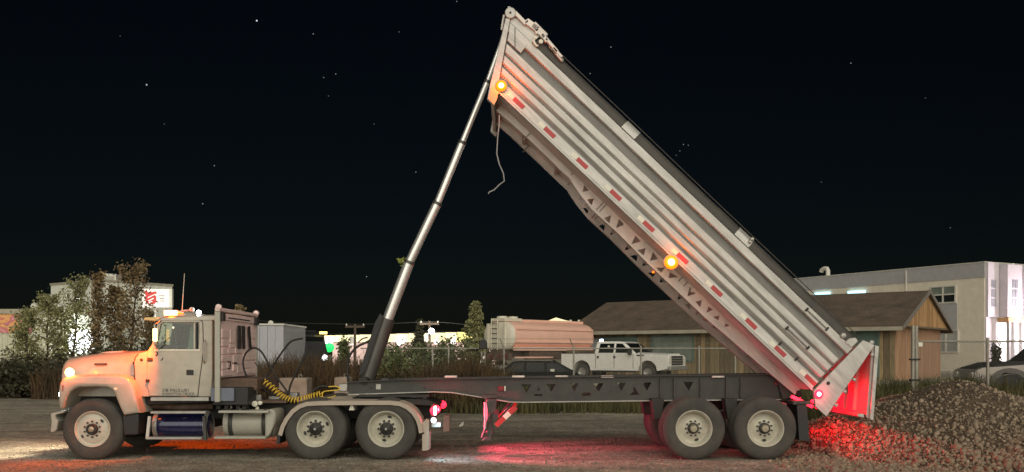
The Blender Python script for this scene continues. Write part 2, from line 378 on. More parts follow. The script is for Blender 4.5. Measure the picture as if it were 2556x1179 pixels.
# chassis rails with their cut-outs
top = [(868, 956), (940, 952), (1000, 949), (1190, 946), (1500, 941), (1942, 936)]
bot = [(1968, 966), (1976, 996), (1640, 999), (1300, 1003), (1270, 1002), (1205, 991), (1130, 979), (1085, 977), (870, 984)]
def rg(pts): return [(1180 + a / 2.686, 740 + b / 2.686) for a, b in pts]
hol = [rg(h) for h in ([(325,590),(395,590),(360,648)], [(495,588),(558,588),(527,640)], [(652,583),(710,583),(680,640)], [(803,583),(878,583),(845,640)], [(968,580),(1028,580),(995,636)], [(1138,578),(1198,578),(1168,635)], [(1410,573),(1480,573),(1448,632)],
     [(412,654),(466,654),(466,669),(412,669)], [(732,645),(790,645),(790,667),(732,667)], [(1050,662),(1115,660),(1084,606),(1074,614),(1080,636)], [(430,632),(453,632),(442,612)])]
YR = .80
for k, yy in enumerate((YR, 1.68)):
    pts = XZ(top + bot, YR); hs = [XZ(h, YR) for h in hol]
    rail = part('chassis_rail', MB().prism(pts, yy, yy + .014, hs), m_steel if k == 0 else m_dark, TR)  # far rail is the same steel, darker material stands for its shade
    tp = XZ(top, YR); fl = MB()
    for (a, b), (c, d_) in zip(tp[:-1], tp[1:]): fl.bar((a, yy + .007, b + .008), (c, yy + .007, d_ + .008), .15, .016)
    part('top_flange', fl, m_steel, rail)
    bp_ = XZ(bot[1:], YR); fl = MB()
    for (a, b), (c, d_) in zip(bp_[:-1], bp_[1:]): fl.bar((a, yy + .007, b - .008), (c, yy + .007, d_ - .008), .15, .016)
    part('bottom_flange', fl, m_stl if k == 0 else m_steel, rail)
    for px in (1648, 1682, 1748, 1812, 1848):
        part('stiffener', MB().box(X(px-1.5, YR), X(px+1.5, YR), yy - .05, yy, Z(995, YR), Z(944, YR)), m_steel, rail)
for px in (905, 960, 1125, 1292, 1400, 1515, 1640, 1780, 1920):
    part('cross_member', MB().box(X(px, YR) - .06, X(px, YR) + .06, YR + .014, 1.68, Z(956, YR), Z(947, YR) + .02), m_steel, TR)
for px in (1124, 1292, 1400, 1514, 1790): # rest pads on the flanges
    part('rest_pad', MB().box(X(px, YR) - .10, X(px, YR) + .12, YR - .06, YR + .10, Z(945, YR) + .012, Z(945, YR) + .052), m_sill, TR, bevel=.01)
mk = part('side_marker', MB().box(X(1243, YR), X(1258, YR), YR - .03, YR, Z(976, YR), Z(964, YR)), m_lens_red, TR, bevel=.006, label='dark red square marker lens on the chassis rail')
part('side_marker', MB().box(X(1259, YR), X(1262, YR), YR - .03, YR, Z(976, YR), Z(964, YR)), m_tapew, TR)
part('side_marker', MB().lathe([(.001, -.03), (.035, -.03), (.045, 0)], (X(1938, YR), YR, Z(957, YR)), 14), m_lens_red, TR)
part('access_plate', MB().box(X(938, YR), X(951, YR), YR - .015, YR, Z(973, YR), Z(959, YR)), m_stl, TR, bevel=.01)
for px in (925, 1060, 1345): part('bolt_head', MB().lathe([(.001, -.014), (.018, -.014), (.018, 0)], (X(px, YR), YR, Z(968, YR)), 6), m_black, TR)
# king pin plate, hinge blocks, suspension
part('upper_coupler', MB().box(X(905, 1), X(1075, 1), .55, 1.95, Z(989, 1), Z(983, 1)), m_dark, TR)
for px in (1640, 1822, 1985):
    part('spring_hanger', MB().prism(XZ([(px-16, 995), (px+16, 995), (px+9, 1046), (px-9, 1046)], .55), .45, .75), m_dark, TR, bevel=.01)
    part('spring_hanger', MB().prism(XZ([(px-16, 995), (px+16, 995), (px+9, 1046), (px-9, 1046)], .55), 1.75, 2.05), m_dark, TR, bevel=.01)
for px in (1733, 1912):
    for yy in (.62, 1.85):
        for q in range(4): part('leaf_spring', MB().tube([(X(px, .6) - .55 + .09*q, yy, .80 - .03*q), (X(px, .6), yy, .70 - .03*q), (X(px, .6) + .55 - .09*q, yy, .80 - .03*q)], .022, 4), m_dark, TR)
for yy in (.02, 2.05): part('mud_flap', MB().prism(XZ([(1988, 1008), (2012, 1008), (2020, 1102), (1994, 1098)], .05), yy, yy + .42, fn=lambda a, b, y: (a, y, b)), m_black, TR)
part('mud_flap_bracket', MB().box(X(1968, .3), X(2010, .3), .02, .9, Z(1008, .3), Z(1000, .3)), m_steel, TR)
for yy in (.72, 1.70): part('hinge_bracket', MB().prism(XZ([(1935, 940), (1968, 938), (2000, 985), (1985, 1003), (1950, 998)], YR), yy, yy + .06), m_steel, TR, bevel=.01)
part('hinge_pin', MB().tube([(X(1985, YR), .6, Z(980, YR)), (X(1985, YR), 1.9, Z(980, YR))], .045, 12), m_dark, TR)
# landing gear
def leg(yy):
    lg = part('landing_leg', MB().prism(XZ([(1213, 995), (1240, 995), (1238, 1022), (1228, 1034), (1218, 1030)], .5), yy, yy + .16), m_steel, TR, bevel=.008)
    part('mounting_plate', MB().box(X(1203, .5), X(1241, .5), yy - .03, yy + .2, Z(993, .5), Z(985, .5)), m_steel, lg)
    part('strut', MB().tube([(X(1211, .5), yy, Z(1004, .5)), (X(1211, .5), yy + .02, Z(1070, .5))], .022, 8), m_stl, lg)
    part('strut', MB().tube([(X(1226, .5), yy + .06, Z(1032, .5)), (X(1203, .5), yy + .06, Z(1093, .5))], .028, 8), m_steel, lg)
    part('inner_tube', MB().bar((X(1222, .5), yy + .12, Z(1028, .5)), (X(1222, .5), yy + .12, Z(1092, .5)), .07, .07), m_steel, lg)
    part('foot', MB().prism(XZ([(1203, 1099), (1230, 1099), (1226, 1091), (1210, 1091)], .5), yy - .04, yy + .22), m_steel, lg, bevel=.01)
    a, b = Vector((X(1238, .5), yy - .02, Z(1062, .5))), Vector((X(1288, .5), yy - .02, Z(1016, .5)))
    part('brace', MB().tube([a + Vector((.0, .08, .06)), b + Vector((-.05, .08, .06))], .02, 8), m_steel, lg)
    for q, (s, e, mm) in enumerate(((0, .42, m_tapered), (.42, .68, m_tapew), (.68, 1, m_tapered))):
        part('reflective_arm', MB().bar(a.lerp(b, s), a.lerp(b, e), .05, .085), mm, lg)
    part('gusset', MB().prism(XZ([(1228, 1032), (1243, 1036), (1243, 1050), (1230, 1052)], .5), yy + .03, yy + .05), m_steel, lg)
leg(.45); leg(1.9)
# hoist cylinder
def cyl(name, a, b, r, m, parent, collar=None, n=22):
    o = part(name, MB().tube([a, b], r, n), m, parent)
    if collar:
        d_ = (b - a).normalized(); part('collar', MB().tube([b - d_ * .03, b + d_ * .02], collar, n), m_barrel, parent)
    return o
yc = 1.22; P = lambda px, py: Vector((X(px, yc), yc, Z(py, yc)))
hb = cyl('hoist_cylinder', P(917, 950), P(968, 796), .132, m_barrel, TR)
st = [(968, 796), (1022, 654), (1092, 507), (1154, 355), (1217, 203), (1268, 62)]
for i, r in enumerate((.096, .082, .068, .054, .044)):
    o = part('hoist_stage', MB().tube([P(*st[i]), P(*st[i+1])], r, 22), m_chrome, hb)
    if i < 4:
        d_ = (P(*st[i+1]) - P(*st[i])).normalized(); part('hoist_collar', MB().tube([P(*st[i+1]) - d_*.04, P(*st[i+1]) + d_*.015], r + .008, 22), m_barrel, hb)
part('hoist_cover', MB().prism(XZ([(938, 806), (950, 784), (960, 792), (926, 890), (907, 935), (897, 935)], yc), yc - .1, yc + .1), m_black, hb)
part('hoist_trunnion', MB().tube([(X(917, yc), .78, Z(950, yc)), (X(917, yc), 1.7, Z(950, yc))], .07, 14), m_dark, TR)
lf = MB(); 
for k in range(26):
    p = P(1005, 652) + Vector((random.gauss(0, .03), random.gauss(0, .03), random.gauss(0, .025))); q = Vector((random.gauss(0, .04), random.gauss(0, .04), random.gauss(0, .04)))
    lf.add([p, p + q, p + q.cross(Vector((0, 1, 0)))], [(0, 1, 2)])
part('leaf_clump', lf, mat('stuck_leaf', (.22, .26, .05), .7), hb)
# ---- dump box: u runs from the rear end up along the box, v square to the floor (photo pixels at the near wall)
PM = (D + .05) / F; BX, BZ = X(2022, .05), Z(949, .05)
def bp(u, v, y=0.05): return Vector((BX + PM * (-.7253*u + .6884*v), y, BZ + PM * (.6884*u + .7253*v)))
def b2(u, v): p = bp(u, v); return (p.x, p.z)
def u_front(v):   # where the slanted front post line meets height v
    lo, hi = 900., 1300.
    for _ in range(40):
        m_ = (lo + hi) / 2; px = 2022 - .7253*m_ + .6884*v; py = 949 - .6884*m_ - .7253*v
        if px > 1271 - 28 * (py - 55) / 148: lo = m_
        else: hi = m_
    return lo
def sweep(prof, u0, u1):   # profile of (v,y) swept along the box; u0/u1 may be functions of v
    f0 = u0 if callable(u0) else (lambda v: u0); f1 = u1 if callable(u1) else (lambda v: u1)
    return MB().loft([[bp(f0(v), v, y) for v, y in prof], [bp(f1(v), v, y) for v, y in prof]])
def wall(side):
    f = (lambda y: y) if side == 0 else (lambda y: 2.5 - y)
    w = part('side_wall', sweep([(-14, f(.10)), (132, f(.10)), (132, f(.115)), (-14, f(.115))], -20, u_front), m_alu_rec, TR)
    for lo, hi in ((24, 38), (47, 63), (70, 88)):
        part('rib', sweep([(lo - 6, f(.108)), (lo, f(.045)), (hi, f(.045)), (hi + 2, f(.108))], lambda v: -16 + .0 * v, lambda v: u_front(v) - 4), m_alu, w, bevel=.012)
    part('top_rail', sweep([(109, f(.09)), (111, f(.03)), (130, f(.03)), (134, f(.06)), (134, f(.16)), (109, f(.16))], -22, lambda v: u_front(v) - 2), m_alu, w, bevel=.012)
    part('bottom_rail', sweep([(-12, f(.02)), (12, f(.03)), (15, f(.107)), (-13, f(.107))], -18, 1078), m_alu, w, bevel=.012)
    part('rail_lip', sweep([(-17, f(.0)), (-12, f(.0)), (-12, f(.10)), (-17, f(.10))], -20, 1060), m_alu, w, bevel=.006)
    if side == 0:
        for v, u0, u1 in ((121, 70, 126), (116, 66, 128)): pass
        for u0, u1, v in ((58, 128, 121), (60, 132, 54), (62, 118, 14)):   # hinge rods near the rear
            part('latch_rod', MB().tube([bp(u0, v, .02), bp(u1, v, .02)], .012, 6), m_stl, w)
            for uu in (u0, u1): part('latch_eye', MB().tube([bp(uu, v - 5, .015), bp(uu, v + 5, .015)], .018, 6), m_dark, w)
    pxs = [(1295,259),(1371,333),(1451,411),(1534,491),(1617,568),(1701,648),(1787,729),(1873,810),(1947,877),(2022,949)]
    for px, py in pxs:
        u = (2022 - px) * .7253 + (949 - py) * .6884
        part('reflector', sweep([(-5.5, f(.015)), (5.5, f(.019)), (5.5, f(.035)), (-5.5, f(.035))], u - 17, u + 17), m_tapered, w)
        part('reflector', sweep([(-5.5, f(.015)), (5.5, f(.019)), (5.5, f(.035)), (-5.5, f(.035))], u + 18, u + 36), m_tapew, w)
    return w
w0 = wall(0); w1 = wall(1)
# floor (bathtub corners) and the underside
fl = [(-13, .06), (-17, .10), (-19, .30), (-19, .72), (-19, 1.8), (-19, 2.2), (-17, 2.4), (-13, 2.44), (-8, 2.4), (-8, .10)]
part('floor_pan', sweep(fl, -16, lambda v: 1086 - .0*v), m_sill, TR, smooth=60)
# front wall + posts
post = [(1262, 45), (1273, 47), (1245, 203), (1255, 222), (1245, 232), (1233, 263), (1216, 247), (1222, 215)]
for yy in (.0, 2.38): part('front_post', MB().prism(XZ(post, 0.0), yy, yy + .12), m_alu, TR, bevel=.01)
part('front_wall', MB().prism(XZ([(1264, 60), (1271, 60), (1232, 250), (1224, 246)], 0.0), .12, 2.38), m_alu, TR)
part('front_foot_bracket', MB().prism(XZ([(1218, 247), (1233, 263), (1240, 250), (1243, 236), (1254, 224), (1240, 214), (1226, 220)], 0), -.02, .02), mat('amber_bracket', (.62, .42, .22), .5), TR)
# head plate (upper front triangle), tarp, straps and caps
part('head_plate', MB().prism([b2(u_front(132) - 2, 132), b2(1082, 132), b2(1080, 158), b2(1120, 160), b2(u_front(140) - 1, 146)], .04, .10), m_alu, TR, bevel=.006)
part('head_plate', MB().prism([b2(u_front(96) - 6, 94), b2(1085, 94), b2(1088, 130), b2(u_front(130) - 6, 130)], .028, .10), m_alu, TR, bevel=.006)
part('plate_seam', MB().box(X(1284), X(1287), .024, .03, Z(118), Z(68)), m_alu_rec, TR)
def tarp_roll(u0, u1, grow, m, name, steps):
    secs = []
    for u in np.linspace(u0, u1, steps):
        c = []
        for k in range(13):
            a = math.pi * k / 12; j = .004 * math.sin(u * .05 + k) + .004 * mnoise.noise(Vector((u * .02, k * .6, 1)))
            c.append(bp(u, 133 + (26 + grow * 150) * math.sin(a) * (1 + 3*j), .16 - (.13 + grow + j) * math.cos(a)))
        secs.append(c)
    return part(name, MB().loft(secs), m, TR, smooth=70)
tarp_roll(-12, 1078, 0, m_tarp, 'tarp_roll', 60)
for u0, u1 in ((732, 776), (340, 388)): tarp_roll(u0, u1, .008, m_alu, 'tarp_strap', 4)
part('tarp_cable', MB().tube([bp(u, 161 + .6 * math.sin(u * .01), .02) for u in np.linspace(-5, 1020, 30)], .008, 5), m_tarp, TR)
part('tarp_cover', MB().loft([[bp(u, v, y) for v, y in ((150, .3), (156, .8), (158, 1.25), (156, 1.7), (150, 2.2), (140, 2.2), (140, .3))] for u in (-10, 1070)]), m_tarp, TR)
for px, py, r in ((1878, 597, .035), (1873, 604, .03), (2106, 838, .055), (2176, 856, .05)):
    part('tarp_arm_knob', MB().lathe([(.001, -.05), (r*.7, -.045), (r, -.02), (r, .03), (r*.6, .05), (.001, .05)], (X(px), .04, Z(py)), 14), m_stl, TR)
part('tarp_end_cap', MB().prism(XZ([(2109, 855), (2121, 845), (2138, 843), (2144, 852), (2126, 870)], 0), .02, .2), m_alu, TR, bevel=.015)
# winch gear on the head of the box
pu = part('cable_sheave', MB().lathe([(.001, -.05), (.018, -.05), (.022, -.042), (.085, -.042), (.095, -.03), (.095, .03), (.085, .04), (.001, .04)], (X(1274), .02, Z(33)), 26), m_alu, TR)
part('sheave_pin', MB().lathe([(.001, -.062), (.016, -.062), (.016, -.04)], (X(1274), .02, Z(33)), 10), m_dark, pu)
part('sheave_bracket', MB().prism(XZ([(1266, 22), (1268, 13), (1274, 14), (1284, 22), (1290, 40), (1276, 60), (1262, 55)], 0), .06, .12), m_alu, TR)
for a, b, w_ in (((1284, 30), (1313, 60), .07), ((1313, 52), (1345, 75), .11), ((1330, 60), (1362, 92), .12), ((1340, 72), (1345, 84), .1), ((1352, 84), (1366, 104), .07), ((1362, 95), (1392, 130), .06), ((1380, 118), (1403, 143), .05), ((1388, 135), (1404, 153), .03), ((1318, 50), (1312, 58), .06)):
    part('winch_bracket', MB().bar((X(a[0]), .05, Z(a[1])), (X(b[0]), .05, Z(b[1])), .12, w_), m_sill, TR, bevel=.012)
part('winch_handle', MB().tube([(X(a), .03, Z(b)) for a, b in ((1348, 74), (1360, 82), (1361, 92), (1358, 98))], .010, 6), m_stl, TR)
hk = part('tie_hook', MB().tube([(X(a), -.01, Z(b)) for a, b in ((1337, 95), (1332, 102), (1334, 109), (1339, 115), (1344, 115))], [.02, .022, .022, .02, .016], 8), m_tapew, TR)
part('hook_eye', MB().lathe([(.001, -.03), (.028, -.025), (.032, 0), (.001, .02)], (X(1337), -.01, Z(95)), 14), m_tapew, hk)
part('hook_eye', MB().lathe([(.001, -.03), (.035, -.025), (.04, 0), (.001, .02)], (X(1350), -.01, Z(105)), 14), m_tapew, hk)
part('head_cable', MB().tube([(X(a), .0, Z(b)) for a, b in ((1258, 38), (1254, 60), (1252, 75))], .02, 6), m_alu, TR)
for k in range(16):   # chain links along the head of the tarp
    t = k / 15; px, py = 1372 + 32 * t, 112 + 40 * t
    part('chain_link', MB().lathe([(.02, -.008), (.028, 0), (.02, .008), (.014, 0)], (X(px + random.uniform(-2, 2)), .02, Z(py + random.uniform(-2, 2))), 8, closed=True), m_stl, TR)
# rope hanging from the front of the box
part('hanging_rope', MB().tube([(X(a, .1), .1, Z(b, .1)) for a, b in ((1246, 288), (1246, 310), (1242, 345), (1240, 385), (1246, 410), (1256, 432), (1259, 452), (1246, 462), (1234, 474), (1221, 480), (1219, 484))], .011, 6), mat('rope', (.33, .33, .32), .8), TR, smooth=80)
# subframe sills with triangular cut-outs
web_b = [(1240, 275), (1321, 347), (1400, 424), (1422, 444), (1431, 459), (1451, 488), (1481, 525), (1497, 540), (1539, 578), (1576, 615), (1620, 660), (1682, 718), (1760, 792), (1830, 852), (1930, 938), (1985, 985)]
tri = [[(1457.7,461.6),(1470.4,476),(1454,479.7)], [(1465.3,498),(1483,495.8),(1477,513.6)], [(1507,545),(1525.5,537.4),(1521.3,558.3)], [(1545,546.9),(1559,560.8),(1537.4,570)], [(1586,588.4),(1600,603),(1576,610)], [(1590,624.7),(1612,619.6),(1607,639)], [(1630,629),(1642.4,647),(1622,651.6)], [(1637,669),(1660,668),(1650.6,681)], [(1671,680),(1694,692),(1669,694.8)], [(1722,716),(1736,733.4),(1715.7,740)], [(1735.5,753),(1752,749.7),(1748,767.6)], [(1768.6,765),(1779.4,773.7),(1763.6,780.5)], [(1780,791),(1796,788),(1793,800)], [(1810.7,804),(1820.4,814),(1808.7,816)]]
def topu(px, py, y):   # the matching point up at the floor
    x, z = X(px, y), Z(py, y); du, dv = (x - BX) / PM, (z - BZ) / PM
    return -.7253*du + .6884*dv, .6884*du + .7253*dv
ub = [topu(px, py, .60) for px, py in web_b]
for k, yy in enumerate((.60, 1.62)):
    lo = [b2(u, v) for u, v in ub]; hi = [b2(ub[-1][0], -16), b2(ub[0][0], -16)]
    hs = []
    for t in tri:
        q = [topu(px, py, .60) for px, py in t]
        if max(v for _, v in q) < -17: hs.append([b2(u, v) for u, v in q])
    s = part('subframe_sill', MB().prism(lo + hi, yy, yy + .012, hs), m_sill, TR)
    f2 = MB()
    for a, b in zip(lo[:-1], lo[1:]): f2.bar((a[0], yy + .05, a[1]), (b[0], yy + .05, b[1]), .11, .014)
    part('sill_flange', f2, m_sill, s)
    for px, py in ((1318, 338), (1437, 425), (1500, 512), (1508, 516), (1705, 690), (1718, 702)):
        u, v = topu(px, py, .60); part('sill_stiffener', MB().bar(bp(u, -19, yy - .006), bp(u, max(-52, v - 18), yy - .006), .014, .014, (0, 1, 0)), m_alu_rec, s)
for u in np.arange(120, 1080, 120):
    part('floor_crossmember', MB().bar(bp(u, -24, .615), bp(u, -24, 1.62), .08, .06, (1, 0, 0)), m_sill, TR)
part('sill_lamp', MB().lathe([(.001, -.03), (.022, -.02), (.022, 0)], (X(1630, .60), .58, Z(680, .60)), 10), e_amber, TR)
# rear plate, lamps and tailgate
rp_ = [(2030, 976), (2154, 849), (2183, 862), (2063, 1040), (2034, 1014)]
for yy in (-.01, 2.45):
    pl = part('rear_post_plate', MB().prism(XZ(rp_, 0), yy, yy + .06), m_alu, TR, bevel=.01)
    part('plate_bolt', MB().lathe([(.001, -.02), (.026, -.018), (.032, 0)], (X(2067), yy, Z(957)), 12), m_dark, pl)
    for px, py in ((2176, 886), (2131, 948), (2108, 978), (2086, 1012)):
        part('hinge_lug', MB().lathe([(.001, -.04), (.028, -.03), (.028, .05), (.001, .05)], (X(px), yy, Z(py)), 10), m_alu, pl)
tg = part('tailgate', MB().prism(XZ([(2178, 866), (2184, 862), (2170, 1046), (2164, 1042)], 0), .03, 2.47), mat('tailgate_sheet', (.42, .36, .33), .5, var=.12, scale=3), TR)
part('tailgate_flange', MB().prism(XZ([(2184.5, 862), (2194, 865), (2180, 1050), (2170.5, 1047)], 0), -.01, 2.51), m_alu, tg, bevel=.008)
for yy in (.55, 1.05, 1.55, 2.05): part('tailgate_rib', MB().prism(XZ([(2170, 880), (2179, 876), (2166, 1030), (2157, 1028)], 0), yy, yy + .08), bpy.data.materials['tailgate_sheet'], tg)
part('tailgate_bottom_lip', MB().prism(XZ([(2142, 1034), (2158, 1034), (2158, 1043), (2144, 1040)], 0), .04, 2.46), m_alu, tg)
# lamps on the box
def lamp(px, py, y, r, em, col, power, parent, housing=m_stl, off=.10, name='marker_lamp', lr=.05):
    h = part(name, MB().lathe([(r*1.35, .03), (r*1.35, -.005), (r*1.1, -.015), (r, -.012)], (X(px, y), y, Z(py, y)), 20), housing, parent)
    part('halo_ring', MB().lathe([(r*1.25, -.012), (r*1.1, -.026), (r*.60, -.040), (r*.58, -.02)], (X(px, y), y, Z(py, y)), 20), e_amber if em is e_ambhot else e_red, h)  # glowing ring added around the lens for the lamp's halo
    part('lens', MB().lathe([(r*.62, -.034), (r*.4, -.044), (.001, -.047)], (X(px, y), y, Z(py, y)), 20), em, h)
    if power: glow('POINT', (X(px, y), y - off, Z(py, y)), col, power, h, lr)
    return h
lamp(1251, 215, -.02, .075, e_ambhot, AMB, 11, TR, off=.14)
lamp(1675, 655, .0, .095, e_ambhot, (1.0, .13, .0), 9, TR, off=.12)
lamp(2043, 984, -.02, .06, e_redhot, (1, .03, .1), 3, TR, off=.1)
# tail lamps under the rear of the trailer: these redden the gate and the gravel
for yy in (.35, 1.25, 2.1):
    tl = part('tail_lamp', MB().bar((X(1978, .3), yy, Z(990, .3)), (X(2030, .3), yy, Z(1016, .3)), .10, .05), e_red, TR)
    glow('SPOT', (X(2050, .3), yy, Z(1010, .3)), RED, 110, tl, .05, aim=(X(2300, .3), yy + (.1 if yy > 1 else -.1), .25), cone=120, blend=.8)
    part('lens', MB().lathe([(.001, -.03), (.035, -.02), (.035, .02), (.001, .03)], (X(2072, .3), yy, Z(1009, .3)), 12), e_red, tl); part('added_lamp_stalk', MB().tube([(X(2026, .3), yy, Z(1012, .3)), (X(2072, .3), yy, Z(1011, .3))], .012, 6), m_dark, tl)  # lens and stalk added to carry the extra gate light
    glow('SPOT', (X(2080, .3), yy, Z(1007, .3)), RED, 20, tl, .05, aim=(X(2165, .3), yy, Z(955, .3)), cone=110, blend=.8)
# ================================================================== tractor
TC = thing('semi_tractor', 'white day-cab truck with amber lamps lit, coupled to the raised dump trailer', 'truck', (X(560), 1.25, 0))
RF = .515
for y, fl in ((.02, False), (2.48, True)): wheel(TC, 'steer', RF, .27, (X(228, 0), y, RF - .01), fl, .0)
RD = .520
for i, px in enumerate((785, 963)):
    for y, fl in ((.0, False), (.335, False), (2.165, True), (2.5, True)):
        wheel(TC, 'drive', RD, .285, (X(px, 0), y, RD - .012), fl, (2.2 * i if not fl else .5), plain=(y in (.335, 2.165)))
    part('axle', MB().tube([(X(px), .4, RD), (X(px), 2.1, RD)], .09, 12), m_dark, TC)
    part('axle_bowl', MB().lathe([(.001, -.24), (.14, -.2), (.2, 0), (.14, .2), (.001, .24)], (X(px), 1.25, RD), 18), m_dark, TC)
part('axle', MB().tube([(X(228), .25, RF - .06), (X(228), 2.25, RF - .06)], .06, 10), m_dark, TC)
# hood: lofted, narrow at the nose
secs = []
for px, pt, hw in ((180, 915, .66), (182, 905, .74), (187, 896, .79), (197, 889.5, .82), (215, 885, .84), (250, 880.5, .86), (300, 877, .89), (346, 875, .94), (382, 875, 1.0)):
    zt, zb, c = Z(pt, .8), Z(990, .3), []
    for k in range(25):
        a = math.pi * k / 24; e = 2 / 6.0
        cy, sz = math.cos(a), math.sin(a)
        c.append((X(px, .95 if px < 200 else .6 if px < 260 else .35), 1.25 - hw * math.copysign(abs(cy) ** e, cy), zb + (zt - zb) * abs(sz) ** e))
    secs.append(c)
hood = part('hood', MB().loft(secs), m_white, TC, smooth=50)
part('hood_badge', MB().box(X(231, .3), X(261, .3), .365, .40, Z(912, .3), Z(907, .3)), m_ink, hood)
part('hood_vent', MB().prism(XZ([(240, 882), (262, 878), (300, 876), (300, 879)], .6), .7, 1.8), m_white, hood)
part('hood_seam', MB().tube([(X(a, .22), .216, Z(b, .22)) for a, b in ((346, 884), (338, 892), (334.5, 905), (337, 953), (344, 988))], .007, 6), m_black, hood)
part('hood_latch', MB().tube([(X(a, .28), .27, Z(b, .28)) for a, b in ((334, 904), (337, 915), (341, 925), (346, 933))], [.022, .014, .014, .024], 8), m_black, hood)
part('cowl_lamp', MB().lathe([(.001, -.02), (.03, -.015), (.034, .01)], (X(352, .2), .235, Z(899, .2)), 10), m_dark, TC)
# front fenders
fo = [(149, 1020), (146.5, 1000), (146.5, 975), (149, 958), (156, 947), (166, 941), (185, 937), (240, 935), (300, 936), (318, 943), (330, 955), (338, 975), (343, 1000), (348.5, 1031), (309.5, 1037), (303, 1024), (298, 1012), (293, 1000), (287, 983), (280, 972.5), (268, 967.5), (240, 966), (200, 967), (188, 970), (176, 979), (167, 995), (158, 1020)]
fn_ = part('front_fender', MB().rprism(XZ(fo, 0.0), -.03, .62, .055, 5), m_white, TC, smooth=50)
fm = MB().rprism(XZ(fo, 0.0), -.03, .62, .055, 5); fm.v = [(a, 2.5 - b, c) for a, b, c in fm.v]; part('front_fender', fm, m_white, TC, smooth=50)
part('fender_marker', MB().box(X(158), X(160.5), -.036, -.02, Z(976), Z(961)), m_lens_red, fn_)
part('fender_chrome', MB().lathe([(.001, -.02), (.02, -.015), (.03, 0)], (X(290), -.03, Z(972)), 12), m_tapew, fn_)
part('wheel_well', MB().box(X(160, .6), X(330, .6), .62, .66, Z(1040, .6), Z(945, .6)), m_dark, TC)
part('engine_block', MB().box(X(190, 1), X(345, 1), .85, 1.65, Z(1090, 1), Z(960, 1)), m_dark, TC, bevel=.03)
part('inner_splash', MB().prism(XZ([(190, 968), (235, 968), (232, 990), (200, 1010), (175, 1015), (165, 1000)], .4), .55, .6), m_tyre, TC)
for y in (.02, 2.18): part('fender_flap', MB().prism(XZ([(307, 1037), (347.5, 1032), (347, 1085), (311, 1087)], 0.05), y, y + .3), m_black, TC, bevel=.02)
# bumper, headlamps, grille
part('bumper', MB().prism(XZ([(127, 1032), (160, 1024), (162, 1030), (140, 1035), (140, 1045), (146, 1050), (143, 1072), (138, 1078), (126, 1080), (129, 1052)], 0.1), .08, 2.42), m_tankw, TC, bevel=.015)
part('grille', MB().box(X(178.5, .8), X(181, .8), .68, 1.82, Z(1000, .8), Z(915, .8)), m_stl, TC)
for y in (.42, 2.08):
    hl = part('headlamp', MB().lathe([(.001, -.02), (.09, -.015), (.1, .05)], (X(147, .3), y, Z(985, .3)), 18, axis='x'), e_white, TC)
    glow('SPOT', (X(147, .3) - .06, y, Z(985, .3)), (1.0, .84, .60), 250, hl, .06, aim=(X(147, .3) - 3.2, y + .35, .0), cone=95, blend=.7)
# cab shell
cab_o = [(345, 990), (337, 953), (334, 905), (338, 892), (346, 883), (368, 877), (378, 862), (393, 806), (400, 798), (420, 794), (527, 791), (530, 800), (530, 940), (527, 990)]
win = [(389, 872), (402, 811), (408, 805), (494, 805), (499, 810), (497, 872)]
cab = part('cab', MB().prism(XZ(cab_o, .22), .22, .27, [XZ(win, .22)]), m_white, TC, bevel=.012)
part('cab_far_side', MB().prism(XZ(cab_o, .22), 2.23, 2.28, [XZ(win, .22)]), m_white, cab)
rs = []
for px, pb, pt in ((388, 803, 799), (394, 801, 793), (410, 800, 789.5), (450, 800, 787), (510, 799, 785), (532, 799, 784), (536, 800, 787)):
    c = [(X(px, .22), .20, Z(pb, .22)), (X(px, .22), .205, Z(pt + 5, .22)), (X(px, .22), .26, Z(pt + 1.5, .22)), (X(px, .22), .45, Z(pt, .22)), (X(px, .22), 2.05, Z(pt, .22)), (X(px, .22), 2.24, Z(pt + 1.5, .22)), (X(px, .22), 2.295, Z(pt + 5, .22)), (X(px, .22), 2.3, Z(pb, .22))]
    rs.append(c)
part('roof', MB().loft(rs), m_white, TC, smooth=50)
rw = MB().prism([(.28, Z(990, .22)), (2.22, Z(990, .22)), (2.22, Z(800, .22)), (.28, Z(800, .22))], X(526, .22), X(530, .22), [[(.75, Z(875, .22)), (1.75, Z(875, .22)), (1.75, Z(815, .22)), (.75, Z(815, .22))]], fn=lambda a, b, y: (y, a, b))
part('rear_wall', rw, m_white, cab)
part('cab_floor', MB().box(X(345, .22), X(526, .22), .27, 2.23, Z(990, .22), Z(984, .22)), m_cabin, cab)
part('firewall', MB().box(X(346, .22), X(352, .22), .28, 2.22, Z(988, .22), Z(884, .22)), m_white, cab)
a, b = (X(379, .22), Z(860, .22)), (X(394, .22), Z(804, .22))
ws = MB().add([(a[0], .27, a[1]), (a[0], 2.23, a[1]), (b[0], 2.2, b[1]), (b[0], .3, b[1])], [(0, 1, 2, 3)]); part('windshield', ws, m_glass, cab)
part('cowl', MB().prism(XZ([(348, 883), (368, 877), (380, 860), (384, 862), (376, 882), (350, 888)], .25), .27, 2.23), m_white, cab)
part('dashboard', MB().prism(XZ([(384, 874), (392, 866), (412, 866), (430, 872), (432, 890), (384, 890)], .3), .3, 2.2), m_black, cab, bevel=.02)
wh = []
for k in range(25):
    t = 2 * math.pi * k / 24; c = Vector((X(413, .65), .65, Z(868, .65))); wh.append(c + Vector((.09 * math.cos(t), .21 * math.sin(t), .19 * math.cos(t) * .9)))
part('steering_wheel', MB().tube(wh, .016, 8, caps=False), m_black, cab)
for y in (.45, 1.55):
    st_ = part('seat', MB().prism(XZ([(452, 905), (488, 905), (492, 842), (486, 815), (476, 815), (472, 850), (468, 878), (450, 882)], .5), y, y + .5), m_seat, cab, bevel=.04)
part('mirror_strap', MB().bar((X(424, .4), .4, Z(872, .4)), (X(433, .4), .4, Z(806, .4)), .02, .02), m_black, cab)
